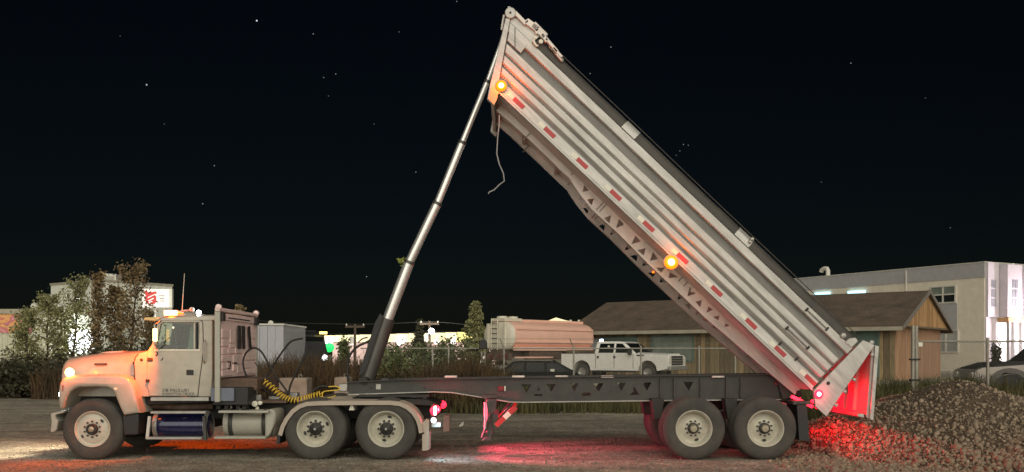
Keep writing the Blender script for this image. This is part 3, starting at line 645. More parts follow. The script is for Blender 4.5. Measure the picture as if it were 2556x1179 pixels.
part('mirror_strap', MB().bar((X(442, .4), .4, Z(872, .4)), (X(433, .4), .4, Z(816, .4)), .02, .02), m_black, cab)
part('dome_lamp', MB().lathe([(.001, -.02), (.018, 0), (.001, .02)], (X(432.5, .38), .38, Z(818, .38)), 10), emat('dome_glow', (1, .8, .55), 2), cab)
# door, slightly proud, with its own window frame
door_o = [(374, 988), (368.5, 957), (368.5, 884), (371, 879), (384, 874), (399, 808), (406, 800.5), (500, 800), (506, 804), (508, 879), (499, 940), (494, 988)]
for s in (0, 1):
    m_ = MB().prism(XZ(door_o, .22), .195, .219, [XZ(win, .22)])
    if s: m_.v = [(p, 2.5 - q, r) for p, q, r in m_.v]
    door = part('door', m_, m_white, TC, bevel=.006)
    dg = MB().prism(XZ([(438 + (a_ - 438) * 1.016, 895 + (b_ - 895) * 1.013) for a_, b_ in door_o], .22), .2145, .2195, [XZ(win, .22)])
    if s: dg.v = [(p, 2.5 - q, r) for p, q, r in dg.v]
    part('door_gap', dg, m_black, door)
    gl = MB().prism(XZ(win, .22), .225, .23)
    if s: gl.v = [(p, 2.5 - q, r) for p, q, r in gl.v]
    part('window_pane', gl, m_glass, door)
    if s == 0:
        part('window_divider', MB().box(X(483.5, .2), X(488, .2), .19, .24, Z(871, .2), Z(806, .2)), m_white, door)
        part('window_seal', MB().box(X(489, .2), X(492, .2), .2, .235, Z(871, .2), Z(806, .2)), m_black, door)
        part('window_sill', MB().box(X(386, .2), X(500, .2), .186, .2, Z(876, .2), Z(872.5, .2)), m_tapew, door)
        h = part('door_handle', MB().box(X(465.5, .2), X(483.5, .2), .188, .2, Z(937, .2), Z(923.5, .2)), m_black, door, bevel=.004)
        part('lock', MB().box(X(485.5, .2), X(489, .2), .185, .2, Z(937, .2), Z(927, .2)), m_stl, door)
        for q in ((368, 893.5, 382, 902), (364, 947, 374, 954.5)): part('door_hinge', MB().box(X(q[0], .2), X(q[2], .2), .175, .2, Z(q[3], .2), Z(q[1], .2)), m_dark, door, bevel=.006)
        part('door_crease', MB().box(X(372, .2), X(497, .2), .191, .197, Z(961, .2), Z(959.5, .2)), m_white, door)
        part('mirror_mount', MB().tube([(X(c, .2), .19, Z(e, .2)) for c, e in ((389, 888), (393, 886), (394, 881), (390, 879))], .012, 6), m_dark, door)
        part('mirror_mount', MB().tube([(X(c, .2), .19, Z(e, .2)) for c, e in ((402, 900), (405, 898), (407, 894))], .008, 6), m_dark, door)
        for txt, px, py, size, sh in (('DB PAULUKI', 405, 978.5, .078, .15), ('KNIGHTON TRUCK', 405, 986.2, .060, 0)):
            cu = bpy.data.curves.new('door_lettering', 'FONT'); cu.body = txt; cu.size = size; cu.shear = sh; cu.extrude = .002; cu.space_character = 1.05
            cu.materials.append(m_ink); tmp = bpy.data.objects.new('tmp', cu); me = bpy.data.meshes.new_from_object(tmp); bpy.data.objects.remove(tmp)
            o = bpy.data.objects.new('door_lettering', me); COL.objects.link(o); o.parent = door
            o.matrix_parent_inverse = world_of(door).inverted(); o.location = (X(px, .2), .1925, Z(py, .2)); o.rotation_euler = (R(90), 0, 0)
part('grab_handle', MB().tube([(X(c, .2), yq, Z(e, .2)) for c, e, yq in ((511, 850, .22), (512, 854, .15), (511, 900, .15), (509.5, 907, .22))], .014, 8), m_stl, TC)
part('cab_sill', MB().box(X(375, .22), X(520, .22), .24, .32, Z(1001, .22), Z(992, .22)), m_stl, TC)
# mirror post with the lit amber strobe, visor, roof beacon, antenna, air horn
mr = part('mirror_arm', MB().tube([(X(385, 0), .2, Z(872)), (X(387, 0), -.02, Z(860)), (X(388), -.04, Z(810)), (X(390), .2, Z(800))], .014, 8), m_stl, TC)
part('amber_strobe', MB().box(X(386), X(395), 2.55, 2.60, Z(852), Z(821)), e_ambhot, TC, bevel=.015)
part('mirror_arm', MB().tube([(X(385), 2.3, Z(872)), (X(387), 2.52, Z(860)), (X(388), 2.54, Z(810)), (X(390), 2.3, Z(800))], .014, 8), m_stl, TC)
sl = part('amber_strobe', MB().rprism(XZ([(386, 852), (395, 852), (395, 821), (386, 821)], 0), -.10, -.05, .02, 3), e_ambhot, TC)
glow('SPOT', (X(380), -.16, Z(838)), AMB, 175, sl, .07, aim=(X(235), .15, Z(925)), cone=125, blend=.6)
glow('SPOT', (X(380), 2.66, Z(838)), AMB, 150, sl, .07, aim=(X(300), 3.2, Z(1000)), cone=160, blend=.5)
part('sun_visor', MB().prism(XZ([(363, 800), (366, 793), (398, 793), (402, 799), (390, 802)], .4), .3, 2.2), mat('visor_amber', (.75, .55, .22), .4), TC, bevel=.01)
bb = part('beacon_bar', MB().rprism(XZ([(410, 790), (460, 788), (461, 780), (440, 774.5), (412, 775.5)], .6), .55, 1.9, .02, 3), m_clear, TC)
for px in (416, 424, 436): part('beacon_lens', MB().rprism(XZ([(px-6, 787), (px+6, 787), (px+6, 776), (px-6, 775)], .55), .525, .6, .02, 3), e_ambhot, bb)
part('beacon_lens', MB().rprism(XZ([(444, 786), (458, 785), (458, 782), (444, 780)], .55), .53, .6, .015, 3), e_amber, bb)
glow('POINT', (X(424, .4), .40, Z(772, .4)), AMB, 6, bb, .06)
glow('SPOT', (X(404, .4), .6, Z(772, .4)), AMB, 45, bb, .06, aim=(X(250), .9, Z(880)), cone=120)
part('antenna', MB().tube([(X(454, .6), .6, Z(790, .6)), (X(457, .6), .6, Z(735, .6)), (X(460.5, .6), .6, Z(683, .6))], [.008, .006, .004], 6), m_tapew, TC)
part('air_horn', MB().tube([(X(452, .5), .5, Z(776, .5)), (X(474, .5), .5, Z(775, .5)), (X(483, .5), .5, Z(774, .5))], [.018, .02, .055], 10), m_stl, TC)
part('horn_bell', MB().lathe([(.001, -.03), (.04, -.02), (.045, .02), (.001, .03)], (X(479, .5), .5, Z(773, .5)), 12), m_tapew, TC)
part('marker_lamp', MB().lathe([(.001, -.03), (.035, -.02), (.035, .03), (.001, .03)], (X(496, .4), .4, Z(780, .4)), 10), e_white, TC)
# turn signal on the fender
ts = part('turn_signal', MB().lathe([(.001, -.075), (.055, -.055), (.078, 0), (.06, .05), (.001, .07)], (X(173, .05), .06, Z(930, .05)), 18), e_ambhot, TC)
glow('POINT', (X(171, .05), -.07, Z(923, .05)), AMB, 20, ts, .05)
glow('SPOT', (X(160, .05), -.12, Z(935, .05)), AMB, 70, ts, .05, aim=(X(110), -1.6, 0), cone=100, blend=.8)
ts2 = part('turn_signal', MB().lathe([(.001, -.075), (.055, -.055), (.078, 0), (.06, .05), (.001, .07)], (X(173, .05), 2.44, Z(930, .05)), 18), e_ambhot, TC)
glow('POINT', (X(169, .05), 2.62, Z(925, .05)), AMB, 30, ts2, .05)
# headache rack
RX = X(547, .05); zr0, zr1 = Z(943, .05), Z(776, .05)
rk = part('headache_rack', MB().box(RX - .02, RX, .06, 2.44, zr0, zr1 - .03), m_rack_redlit, TC)
for y0, y1 in ((.02, .085), (2.415, 2.48)): part('rack_post', MB().box(RX - .07, RX + .02, y0, y1, Z(1004, .05), zr1), m_tankw, rk, bevel=.008)
part('rack_rail', MB().box(RX - .06, RX + .03, .0, 2.5, zr1 - .01, zr1 + .05), m_rack_redlit, rk, bevel=.012)
part('rack_rail', MB().box(RX - .06, RX + .025, .085, 2.415, zr1 - .15, zr1 - .05), m_rack_redlit, rk, bevel=.008)
part('rack_slot', MB().box(RX + .024, RX + .03, .5, 1.9, zr1 - .115, zr1 - .095), m_dark, rk)
lay = [(.03,.22,.86,.70),(.24,.36,.86,.62),(.03,.2,.68,.55),(.22,.36,.60,.53),(.04,.16,.53,.41),(.18,.36,.51,.42),(.03,.3,.39,.28),(.32,.55,.40,.22),(.04,.14,.26,.14),(.16,.22,.26,.16),(.32,.42,.27,.10),(.44,.6,.2,.06),(.03,.3,.12,.02),(.8,.96,.86,.72),(.8,.96,.70,.58),(.62,.96,.42,.3),(.62,.9,.28,.14),(.66,.96,.12,.03),(.38,.58,.52,.43)]
for y0, y1, z1, z0 in lay:
    zz = zr0 + (zr1 - .17 - zr0); H = zz - zr0
    part('rack_panel', MB().box(RX - .004, RX + .022, .085 + 2.33*y0, .085 + 2.33*y1, zr0 + H*z0, zr0 + H*z1), m_rack_redlit, rk, bevel=.008)
part('rack_hole', MB().lathe([(.001, .012), (.09, .012), (.095, .0)], (RX, .62, zr0 + .22), 16, axis='x'), m_black, rk)
for i, yf in enumerate((.42, .45, .48, .53, .57, .60, .72, .735)):
    zt = zr1 - .22; part('tie_down_strap', MB().bar((RX + .04, .085 + 2.33*yf, zt), (RX + .04, .085 + 2.33*(yf + (.05 if i > 5 else .03 if i == 3 else 0)), zt - .42), .02, .03 if i < 6 else .06, (0, 1, 0)), m_hose, rk)
for y in (.03, 2.45): part('rack_knob', MB().lathe([(.001, -.05), (.05, -.03), (.05, .03), (.001, .05)], (RX, y, zr1 + .06), 12), m_rack_redlit, rk)
part('rack_lamp', MB().box(RX + .02, RX + .07, .06, .2, zr1 - .17, zr1 - .03), m_dark, rk, bevel=.01)
part('rack_lamp', MB().box(RX + .02, RX + .07, 2.2, 2.42, zr1 - .17, zr1 - .03), m_dark, rk, bevel=.01)
# frame, deck, boxes, tanks
for y in (.82, 1.62): part('frame_rail', MB().box(X(200, .8), X(1075, .8), y, y + .08, Z(1045, .8), Z(1008, .8)), m_dark, TC)
for px in (300, 420, 560, 700, 870, 1040): part('frame_cross_member', MB().box(X(px, .8) - .06, X(px, .8) + .06, .9, 1.62, Z(1040, .8), Z(1012, .8)), m_dark, TC)
part('transmission', MB().loft([[(X(px, 1), 1.25 + r*math.cos(t), Z(1045, 1) + r*math.sin(t)) for t in np.linspace(0, 2*math.pi, 13)[:-1]] for px, r in ((345, .36), (400, .3), (480, .24), (560, .12))]), m_dark, TC)
part('deck_plate', MB().box(X(545, .8), X(720, .8), .6, 1.9, Z(1005, .8), Z(999, .8)), m_rust, TC)
for i in range(16):
    px = random.uniform(545, 735); y = random.uniform(.7, 1.8); h = random.uniform(.05, .22); w_ = random.uniform(.04, .12)
    part('deck_fitting', MB().box(X(px, y) - w_, X(px, y) + w_, y - w_, y + w_, Z(1003, .8), Z(1003, .8) + h), m_rust if i % 3 else m_stl, TC, bevel=.01)
part('cab_mount', MB().box(X(535, .5), X(642, .5), .5, 2.0, Z(975, .5), Z(945, .5)), m_rust, TC, bevel=.02)
bx = part('battery_box', MB().box(X(530, .1), X(618, .1), .12, .7, Z(1012, .1), Z(968, .1)), m_black, TC, bevel=.015)
part('battery_box_panel', MB().box(X(525, .05), X(583, .05), .07, .12, Z(1002, .05), Z(969, .05)), m_batt, bx, bevel=.008)
for px in (540, 560, 590, 605): part('battery_box_bracket', MB().box(X(px, .1) - .03, X(px, .1) + .03, .2, .6, Z(1022, .1), Z(1012, .1)), m_dark, bx)
def tank(p0, p1, pm, cap_m, body_m, name, top, bottom, st0, strap_m, stp_m):
    cy, cz, r = .45, Z((pm[0] + pm[1]) / 2, .15), (pm[1] - pm[0]) / 2 * .00682
    x0, x1 = X(p0, .15), X(p1, .15)
    t = part(name, MB().lathe([(.001, 0), (r*.7, .0), (r*.93, .015), (r, .05), (r, x1 - x0 - .05), (r*.93, x1 - x0 - .015), (r*.7, x1 - x0), (.001, x1 - x0)], (x0, cy, cz), 36, axis='x'), body_m, TC)
    for s in st0: part('tank_strap', MB().lathe([(r + .001, -.038), (r + .012, -.036), (r + .012, .036), (r + .001, .038)], (X(s, .15), cy, cz), 36, axis='x'), strap_m, t)
    for (q0, q1, py, y0) in (top, bottom): part('tank_step', MB().box(X(q0, .05), X(q1, .05), y0, y0 + .22, Z(py + 3, .05), Z(py - 3, .05)), stp_m, t, bevel=.008)
    return t
t1 = tank(372, 512, (1034, 1096), m_stl, m_tankb, 'air_tank', (376, 514, 1030, .03), (366, 505, 1094, .0), (380, 507), m_stl, m_stl)
part('tank_bracket', MB().bar((X(372, .1), .14, Z(1040, .1)), (X(368, .1), .10, Z(1096, .1)), .05, .05), m_stl, t1)
part('tank_bracket', MB().bar((X(508, .1), .14, Z(1040, .1)), (X(513, .1), .10, Z(1100, .1)), .06, .05), m_steel, t1)
t2 = tank(550, 684, (1024, 1094), m_tankw, m_tankw, 'fuel_tank', (547, 672, 1028, .0), (538, 666, 1092, -.04), (571, 655), m_steel, m_tankw)
part('tank_end_guard', MB().prism(XZ([(668, 1022), (690, 1020), (696, 1030), (694, 1052), (680, 1085), (668, 1096)], .3), .1, .75), m_tankw, t2, bevel=.03)
part('tank_filler_cap', MB().lathe([(.001, .06), (.04, .055), (.045, 0)], (X(600, .4), .4, Z(1022, .4)), 14, axis='z'), m_stl, t2)
part('tank_filler_cap', MB().lathe([(.001, .05), (.03, .045), (.035, 0)], (X(640, .4), .45, Z(1022, .4)), 14, axis='z'), m_tapew, t2)
for px, py, r in ((622, 1003, .035), (637, 1008, .05), (650, 1006, .035), (577, 1016, .03)): part('air_fitting', MB().lathe([(.001, -.05), (r, -.04), (r, .04), (.001, .05)], (X(px, .4), .4, Z(py, .4)), 12), m_tapew, TC)
part('step_box', MB().prism(XZ([(350, 995), (520, 995), (520, 1005), (356, 1010)], .3), .35, .8), m_dark, TC)
part('exhaust_pipe', MB().tube([(X(380, .6), .6, Z(1012, .6)), (X(450, .6), .6, Z(1016, .6)), (X(530, .6), .65, Z(1014, .6))], .06, 12), m_rust, TC)
# drive fenders
fpath = [(694, 1085), (701, 1062), (712, 1042), (727, 1023), (745, 1010), (765, 1003), (800, 1001), (900, 1000), (975, 1000), (1000, 1003), (1020, 1012), (1036, 1026), (1048, 1044), (1054, 1062), (1057, 1080)]
def fender(y0, y1):
    secs = []; t_ = 11
    P2 = [Vector(p) for p in fpath]
    for i, p in enumerate(P2):
        d_ = (P2[min(i+1, len(P2)-1)] - P2[max(i-1, 0)]).normalized(); n_ = Vector((d_.y, -d_.x))   # outwards (up in the picture)
        o, q = p, p - n_ * t_ ; qm = p - n_ * 3
        secs.append([(X(o.x), y0 + .02, Z(o.y)), (X(p.x - n_.x*1), y0, Z(p.y - n_.y*1)), (X(q.x), y0, Z(q.y)), (X(q.x), y0 + .02, Z(q.y)), (X(qm.x), y0 + .03, Z(qm.y)), (X(qm.x), y1, Z(qm.y)), (X(o.x), y1, Z(o.y))])
    return part('drive_fender', MB().loft(secs), m_beige, TC, smooth=50)
f0 = fender(-.03, .64); fender(1.86, 2.53)
part('fender_bracket', MB().prism(XZ([(876, 1012), (882, 1012), (886, 1024), (872, 1024)], .1), .05, .4), m_tapew, f0)
part('fender_flap', MB().prism(XZ([(692, 1085), (701, 1080), (697, 1108), (689, 1108)], 0), 0, .5), m_hose, f0)
for y, (a_, b_, c_) in ((.0, ((1054, 1085), (1070, 1080), 1126)), (2.0, ((1086, 1056), (1102, 1056), 1102))):
    part('mud_flap', MB().prism(XZ([a_, b_, (b_[0], c_ - 2), (a_[0], c_)], 0), y, y + .45 if y == 0 else y + .4), m_beige, TC)
part('flap_hanger', MB().prism(XZ([(1052, 1060), (1064, 1046), (1070, 1050), (1070, 1080), (1060, 1086)], 0), .02, .06), m_beige, TC)
part('deck_taper', MB().prism(XZ([(1010, 996), (1060, 996), (1088, 1008), (1092, 1014), (1030, 1010)], .6), .6, 1.9), m_dark, TC)
# fifth wheel
part('fifth_wheel', MB().prism(XZ([(880, 992), (1060, 992), (1030, 1003), (900, 1003)], .9), .75, 1.75), m_dark, TC, bevel=.02)
part('fifth_wheel_ramp', MB().prism(XZ([(1020, 988), (1062, 993), (1080, 1006), (1040, 1003)], .8), .8, 1.7), m_stl, TC)
# tail lamps
tb = part('tail_lamp_bar', MB().box(X(1076, .3), X(1082, .3), .2, 2.3, Z(1046, .3), Z(1008, .3)), m_dark, TC)
for y in (.12, .5, 2.1):
    tl = part('tail_lamp', MB().lathe([(.001, -.035), (.07, -.02), (.075, .03), (.001, .05)], (X(1086, .3), y, Z(1024, .3)), 18), e_red, tb)
part('tail_lamp', MB().rprism(XZ([(1084, 1036), (1089, 1036), (1089, 1014), (1084, 1014)], .1), .02, .1, .01, 2), e_redhot, tb)
for y, p_ in ((.35, 190), (1.6, 150), (2.2, 130)): glow('SPOT', (X(1096, .3), y, Z(1026, .3)), (1, .07, .16), p_ * 1.7, tb, .05, aim=(X(1480, .3), y + .1, .1), cone=85, blend=.9)
glow('POINT', (X(1098, .3), .25, Z(1022, .3)), (1, .05, .1), 9, tb, .04)
rl = part('reverse_lamp', MB().lathe([(.001, -.03), (.04, -.02), (.045, .03), (.001, .04)], (X(1083, .2), .12, Z(1049, .2)), 16), emat('reverse_white', (.75, .88, 1.0), 4), tb)
glow('SPOT', (X(1090, .2), -.02, Z(1052, .2)), (.48, .76, 1.0), 26, rl, .12, aim=(X(1150, .2), .2, .0), cone=125, blend=.9)
part('reverse_lamp_bracket', MB().box(X(1078, .2), X(1100, .2), .16, .22, Z(1066, .2), Z(1054, .2)), m_stl, tb)
# hoses and the yellow coil
def hose(pts, y, r, m, ys=None):
    q = [Vector((X(a, y), y + (ys[i] if ys else 0), Z(b, y))) for i, (a, b) in enumerate(pts)]
    sm = []
    for i in range(len(q) - 1):
        p0, p1, p2, p3 = q[max(i-1, 0)], q[i], q[i+1], q[min(i+2, len(q)-1)]
        for t in np.linspace(0, 1, 6)[:-1]:
            sm.append(.5 * ((2*p1) + (p2 - p0)*t + (2*p0 - 5*p1 + 4*p2 - p3)*t*t + (3*p1 - p0 - 3*p2 + p3)*t**3))
    sm.append(q[-1]); return sm
for nm, pts, y, r in (('air_hose', [(640, 968), (616, 940), (607, 908), (613, 883), (632, 869), (651, 877), (668, 904), (690, 940), (720, 982)], 1.0, .018), ('air_hose', [(640, 968), (665, 978), (690, 988)], 1.0, .016),
    ('air_hose', [(721, 985), (725, 962), (742, 925), (764, 882), (768, 868)], 1.2, .018), ('air_hose', [(664, 945), (690, 900), (717, 862), (732, 850), (756, 845)], 1.4, .018), ('air_hose', [(636, 905), (652, 925), (690, 968), (716, 985)], .9, .010),
    ('hoist_hose', [(870, 958), (867, 923), (872, 890), (892, 866), (923, 850), (933, 830)], 1.15, .022), ('hoist_hose', [(893, 856), (905, 846), (918, 842)], 1.2, .012)):
    part(nm, MB().tube(hose(pts, y, r, None), r, 8), m_hose, TC, smooth=80)
ctr = hose([(658, 953), (680, 968), (699, 986), (717, 996), (739, 1000), (763, 995), (780, 990), (800, 984)], .75, 0, None)
dense = []
for i in range(len(ctr) - 1):
    for t in np.linspace(0, 1, 14)[:-1]: dense.append(ctr[i].lerp(ctr[i+1], t))
hel = []
for i, p in enumerate(dense):
    th = i / len(dense) * 2 * math.pi * 21; d_ = (dense[min(i+1, len(dense)-1)] - dense[max(i-1, 0)]).normalized(); n_ = Vector((-d_.z, 0, d_.x))
    hel.append(p + n_ * .05 * math.cos(th) + Vector((0, 1, 0)) * .05 * math.sin(th))
part('coiled_air_line', MB().tube(hel, .011, 6), m_yell, TC, smooth=80)
for pts in ([(800, 984), (812, 977), (842, 974), (848, 970), (838, 965), (820, 966)], [(800, 990), (820, 994), (838, 988)], [(806, 980), (803, 993)]):
    part('coiled_air_line', MB().tube(hose(pts, .75, 0, None), .011, 6), m_yell, TC, smooth=80)
part('electric_cable', MB().tube(hose([(778, 990), (784, 975), (800, 965), (820, 966), (850, 972)], .8, 0, None), .024, 8), m_hose, TC, smooth=80)
part('gladhand', MB().box(X(846, .8), X(868, .8), .75, .95, Z(978, .8), Z(958, .8)), m_stl, TR, bevel=.02)
# ================================================================== gravel heap
def ph(x, y):
    h = 0
    for cx, cy, hh, k, ky in ((8.75, 2.7, 1.30, .36, .30), (7.0, 1.9, .62, .33, .30), (9.6, -.4, .75, .30, .24), (8.0, .6, .62, .30, .26), (6.1, 1.6, .22, .22, .2)):
        dd = math.hypot((x - cx) * k, (y - cy) * ky); v = hh * (1 - dd / hh) if dd < hh else 0
        v = hh - math.sqrt(dd * dd + .015) + .06
        h = max(h, v)
    b = 5.35 + .25 * math.sin(y * 1.7) - .10 * y
    h = min(h, max(0, (x - b) * .55))
    return h + .07 * mnoise.noise(Vector((x * 1.1, y * 1.1, 2))) * min(1, max(h, 0) * 3) if h > 0 else h
m_stone = mat('pale_stone', (.47, .36, .25), .85, scale=13, bump=.3, bscale=90, col2=(.07, .05, .032))
m_heap = mat('heap_fines', (.125, .088, .056), .95, var=.55, scale=5, bump=1.0, bscale=45, fine=.5)
gx = np.arange(4.9, 15.5, .07); gy = np.arange(-3.2, 7.0, .07)
HV = np.array([(x, y, ph(x, y) - .02) for y in gy for x in gx]); nx = len(gx)
HF = np.array([(j*nx+i, j*nx+i+1, (j+1)*nx+i+1, (j+1)*nx+i) for j in range(len(gy)-1) for i in range(nx-1)])
keep = HV[HF][:, :, 2].max(axis=1) > -.015
heap = link('gravel_heap', np_mesh('gravel_heap', HV, HF[keep], m_heap, True)); tag(heap, 'heap of freshly tipped gravel behind the open tailgate', 'gravel', kind='stuff')
t = (1 + 5 ** .5) / 2
ICO = np.array([(-1,t,0),(1,t,0),(-1,-t,0),(1,-t,0),(0,-1,t),(0,1,t),(0,-1,-t),(0,1,-t),(t,0,-1),(t,0,1),(-t,0,-1),(-t,0,1)]) / math.sqrt(1 + t*t)
ICF = np.array([(0,11,5),(0,5,1),(0,1,7),(0,7,10),(0,10,11),(1,5,9),(5,11,4),(11,10,2),(10,7,6),(7,1,8),(3,9,4),(3,4,2),(3,2,6),(3,6,8),(3,8,9),(4,9,5),(2,4,11),(6,2,10),(8,6,7),(9,8,1)])
def rocks(pts, sizes):
    n = len(pts); q = rng.normal(size=(n, 4)); q /= np.linalg.norm(q, axis=1)[:, None]; w, x, y, z = q.T
    Rm = np.stack([1-2*(y*y+z*z), 2*(x*y-z*w), 2*(x*z+y*w), 2*(x*y+z*w), 1-2*(x*x+z*z), 2*(y*z-x*w), 2*(x*z-y*w), 2*(y*z+x*w), 1-2*(x*x+y*y)], 1).reshape(n, 3, 3)
    sc_ = rng.uniform(.6, 1.25, (n, 1, 3)) * sizes[:, None, None]
    V = ICO[None] * rng.uniform(.8, 1.15, (n, 12, 1)) * sc_; V = np.einsum('nij,nkj->nki', Rm, V) + pts[:, None]
    return V.reshape(-1, 3), (ICF[None] + (np.arange(n) * 12)[:, None, None]).reshape(-1, 3)
pts = []
while len(pts) < 22000:
    x, y = rng.uniform(5.0, 13), rng.uniform(-2.8, 5.0); h = ph(x, y)
    if h > -.02 and rng.random() < np.clip(1.15 - .8 * h, .3, 1) * (1 if y < 2.8 else .5): pts.append((x, y, h - .005))
for _ in range(2600):
    y = rng.uniform(-2.8, 3.5); x = 5.35 + .25 * math.sin(y * 1.7) - .10 * y - abs(rng.normal(0, .38)); pts.append((x, y, -.004))
pts = np.array(pts); sizes = np.clip(rng.lognormal(-4.25, .58, len(pts)), .008, .06) * np.clip(1.25 - .12 * pts[:, 1], .6, 1.4)
near = np.argsort(-(sizes / (pts[:, 1] + D)))[:300]
rest = np.setdiff1d(np.arange(len(pts)), near)
V, Fc = rocks(pts[rest], sizes[rest]); o = link('gravel', np_mesh('gravel', V, Fc, m_stone), heap); o['kind'] = 'stuff'
sm = []
for k in range(6):
    V, Fc = rocks(np.zeros((1, 3)), np.ones(1)); sm.append(np_mesh('stone', V, Fc, m_stone))
for i in near:
    o = link('stone', sm[i % 6], heap); o.location = pts[i]; o.scale = (sizes[i],) * 3; o.rotation_euler = tuple(rng.uniform(0, 6, 3))
# loose stones on the lot
n = 5000; lx = rng.uniform(-9, 9, n); ly = rng.uniform(-3, 10, n); ls = np.clip(rng.lognormal(-4.5, .45, n), .005, .03)
V, Fc = rocks(np.stack([lx, ly, np.zeros(n) - .004], 1), ls); o = link('loose_gravel', np_mesh('loose_gravel', V, Fc, mat('lot_stone', (.22, .20, .16), .9, var=.5, scale=8))); tag(o, 'loose stones scattered on the gravel lot', 'gravel', kind='stuff')
# scrap of litter
l = link('paper_scrap', mesh_from('paper_scrap', MB().loft([[W(1145, 1012, 24) , W(1148, 1010, 24), W(1152, 1005, 24.1), W(1157, 1005, 24.1), W(1156, 1011, 24), W(1149, 1013, 24)], [p + Vector((.01, .1, .03)) for p in (W(1145, 1012, 24), W(1148, 1010, 24), W(1152, 1005, 24.1), W(1157, 1005, 24.1), W(1156, 1011, 24), W(1149, 1013, 24))]]), m_tapew))
zmin = min(v.co.z for v in l.data.vertices); l.location.z = -zmin - .003
tag(l, 'small white scrap of litter on the lot behind the chassis', 'litter')
# ================================================================== vegetation
def blades(name, label, regions, n, h, m, seed=1, lean=.25, wd_=.018):
    r = np.random.default_rng(seed); Vs, Fs = [], []
    base = []
    for (x0, x1, y0, y1, wgt) in regions:
        k = int(n * wgt); base.append(np.stack([r.uniform(x0, x1, k), r.uniform(y0, y1, k)], 1))
    b = np.concatenate(base)
    clump = np.array([mnoise.noise(Vector((x * .8, y * .8, seed))) + .5 * mnoise.noise(Vector((x * 2.3, y * 2.3, seed))) for x, y in b])
    kp = clump > -.45 + .3 * r.normal(size=len(b)); b = b[kp]; clump = clump[kp]; k = len(b)
    hh = h * r.uniform(.45, 1.1, k) * np.clip(1 + .75 * clump, .35, 1.6); a = r.uniform(0, 6.28, k); d_ = r.uniform(0, 6.28, k); ln = np.abs(r.normal(0, lean, k)) * hh
    z0 = np.array([gz(x, y) for x, y in b]) - .05
    w = wd_ * r.uniform(.6, 1.6, k)
    ca, sa = np.cos(a) * w, np.sin(a) * w
    p0 = np.stack([b[:, 0] - ca, b[:, 1] - sa, z0], 1); p1 = np.stack([b[:, 0] + ca, b[:, 1] + sa, z0], 1)
    mx, my = b[:, 0] + np.cos(d_) * ln * .35, b[:, 1] + np.sin(d_) * ln * .35
    p2 = np.stack([mx + ca * .7, my + sa * .7, z0 + hh * .6], 1); p3 = np.stack([mx - ca * .7, my - sa * .7, z0 + hh * .6], 1)
    tx, ty = b[:, 0] + np.cos(d_) * ln, b[:, 1] + np.sin(d_) * ln
    p4 = np.stack([tx + ca * .15, ty + sa * .15, z0 + hh], 1); p5 = np.stack([tx - ca * .15, ty - sa * .15, z0 + hh], 1)
    V = np.stack([p0, p1, p2, p3, p4, p5], 1).reshape(-1, 3); i = (np.arange(k) * 6)[:, None]
    Fc = np.concatenate([i + np.array([[0, 1, 2, 3]]), i + np.array([[3, 2, 4, 5]])])
    o = link(name, np_mesh(name, V, Fc, m)); tag(o, label, 'grass', kind='stuff'); return o
m_dry = mat('dry_weeds', (.13, .078, .035), .9, var=.6, scale=1.4, col2=(.03, .026, .013))
m_grn = mat('dull_grass', (.13, .115, .04), .9, var=.5, scale=1.2, col2=(.045, .05, .02))
blades('tall_weeds', 'tall dry brown weeds in a thick band behind the truck cab', [(-19, -9, 22, 27, .3), (-9.5, -6, 17, 23, .12), (-8.2, -.4, 13.2, 20, .45), (-24, -18, 24, 30, .16)], 62000, 1.26, m_dry, 3, .38)
blades('verge_grass', 'low yellowish grass along the far edge of the lot', [(-3, 14, 12.8, 24, .7), (-.8, 4, 20, 25, .3)], 40000, .42, m_grn, 4)
blades('rough_grass', 'rough weedy grass between the wooden house and the gravel heap', [(12.5, 22, 9, 17, .6), (8, 16, 9, 16, .4)], 42000, .85, m_grn, 5)
def bark(): return mat('bark', (.085, .06, .04), .9, var=.4, scale=12, bump=.4, bscale=40)
m_bark = bark()
def leafmat(name, c): 
    m = mat(name, c, .65, var=.55, scale=1.6); return m
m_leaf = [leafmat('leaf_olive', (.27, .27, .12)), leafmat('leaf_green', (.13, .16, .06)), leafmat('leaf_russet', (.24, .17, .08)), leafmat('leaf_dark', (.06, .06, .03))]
def leaves(C, size, r):
    n = len(C); a = r.normal(size=(n, 3)); a /= np.linalg.norm(a, axis=1)[:, None]; b = np.cross(a, r.normal(size=(n, 3))); b /= np.linalg.norm(b, axis=1)[:, None]
    s = size * r.uniform(.6, 1.4, (n, 1)); a = a * s; b = b * s * .6
    V = np.stack([C - a, C + b, C + a, C - b], 1).reshape(-1, 3); return V, np.arange(n * 4).reshape(n, 4)
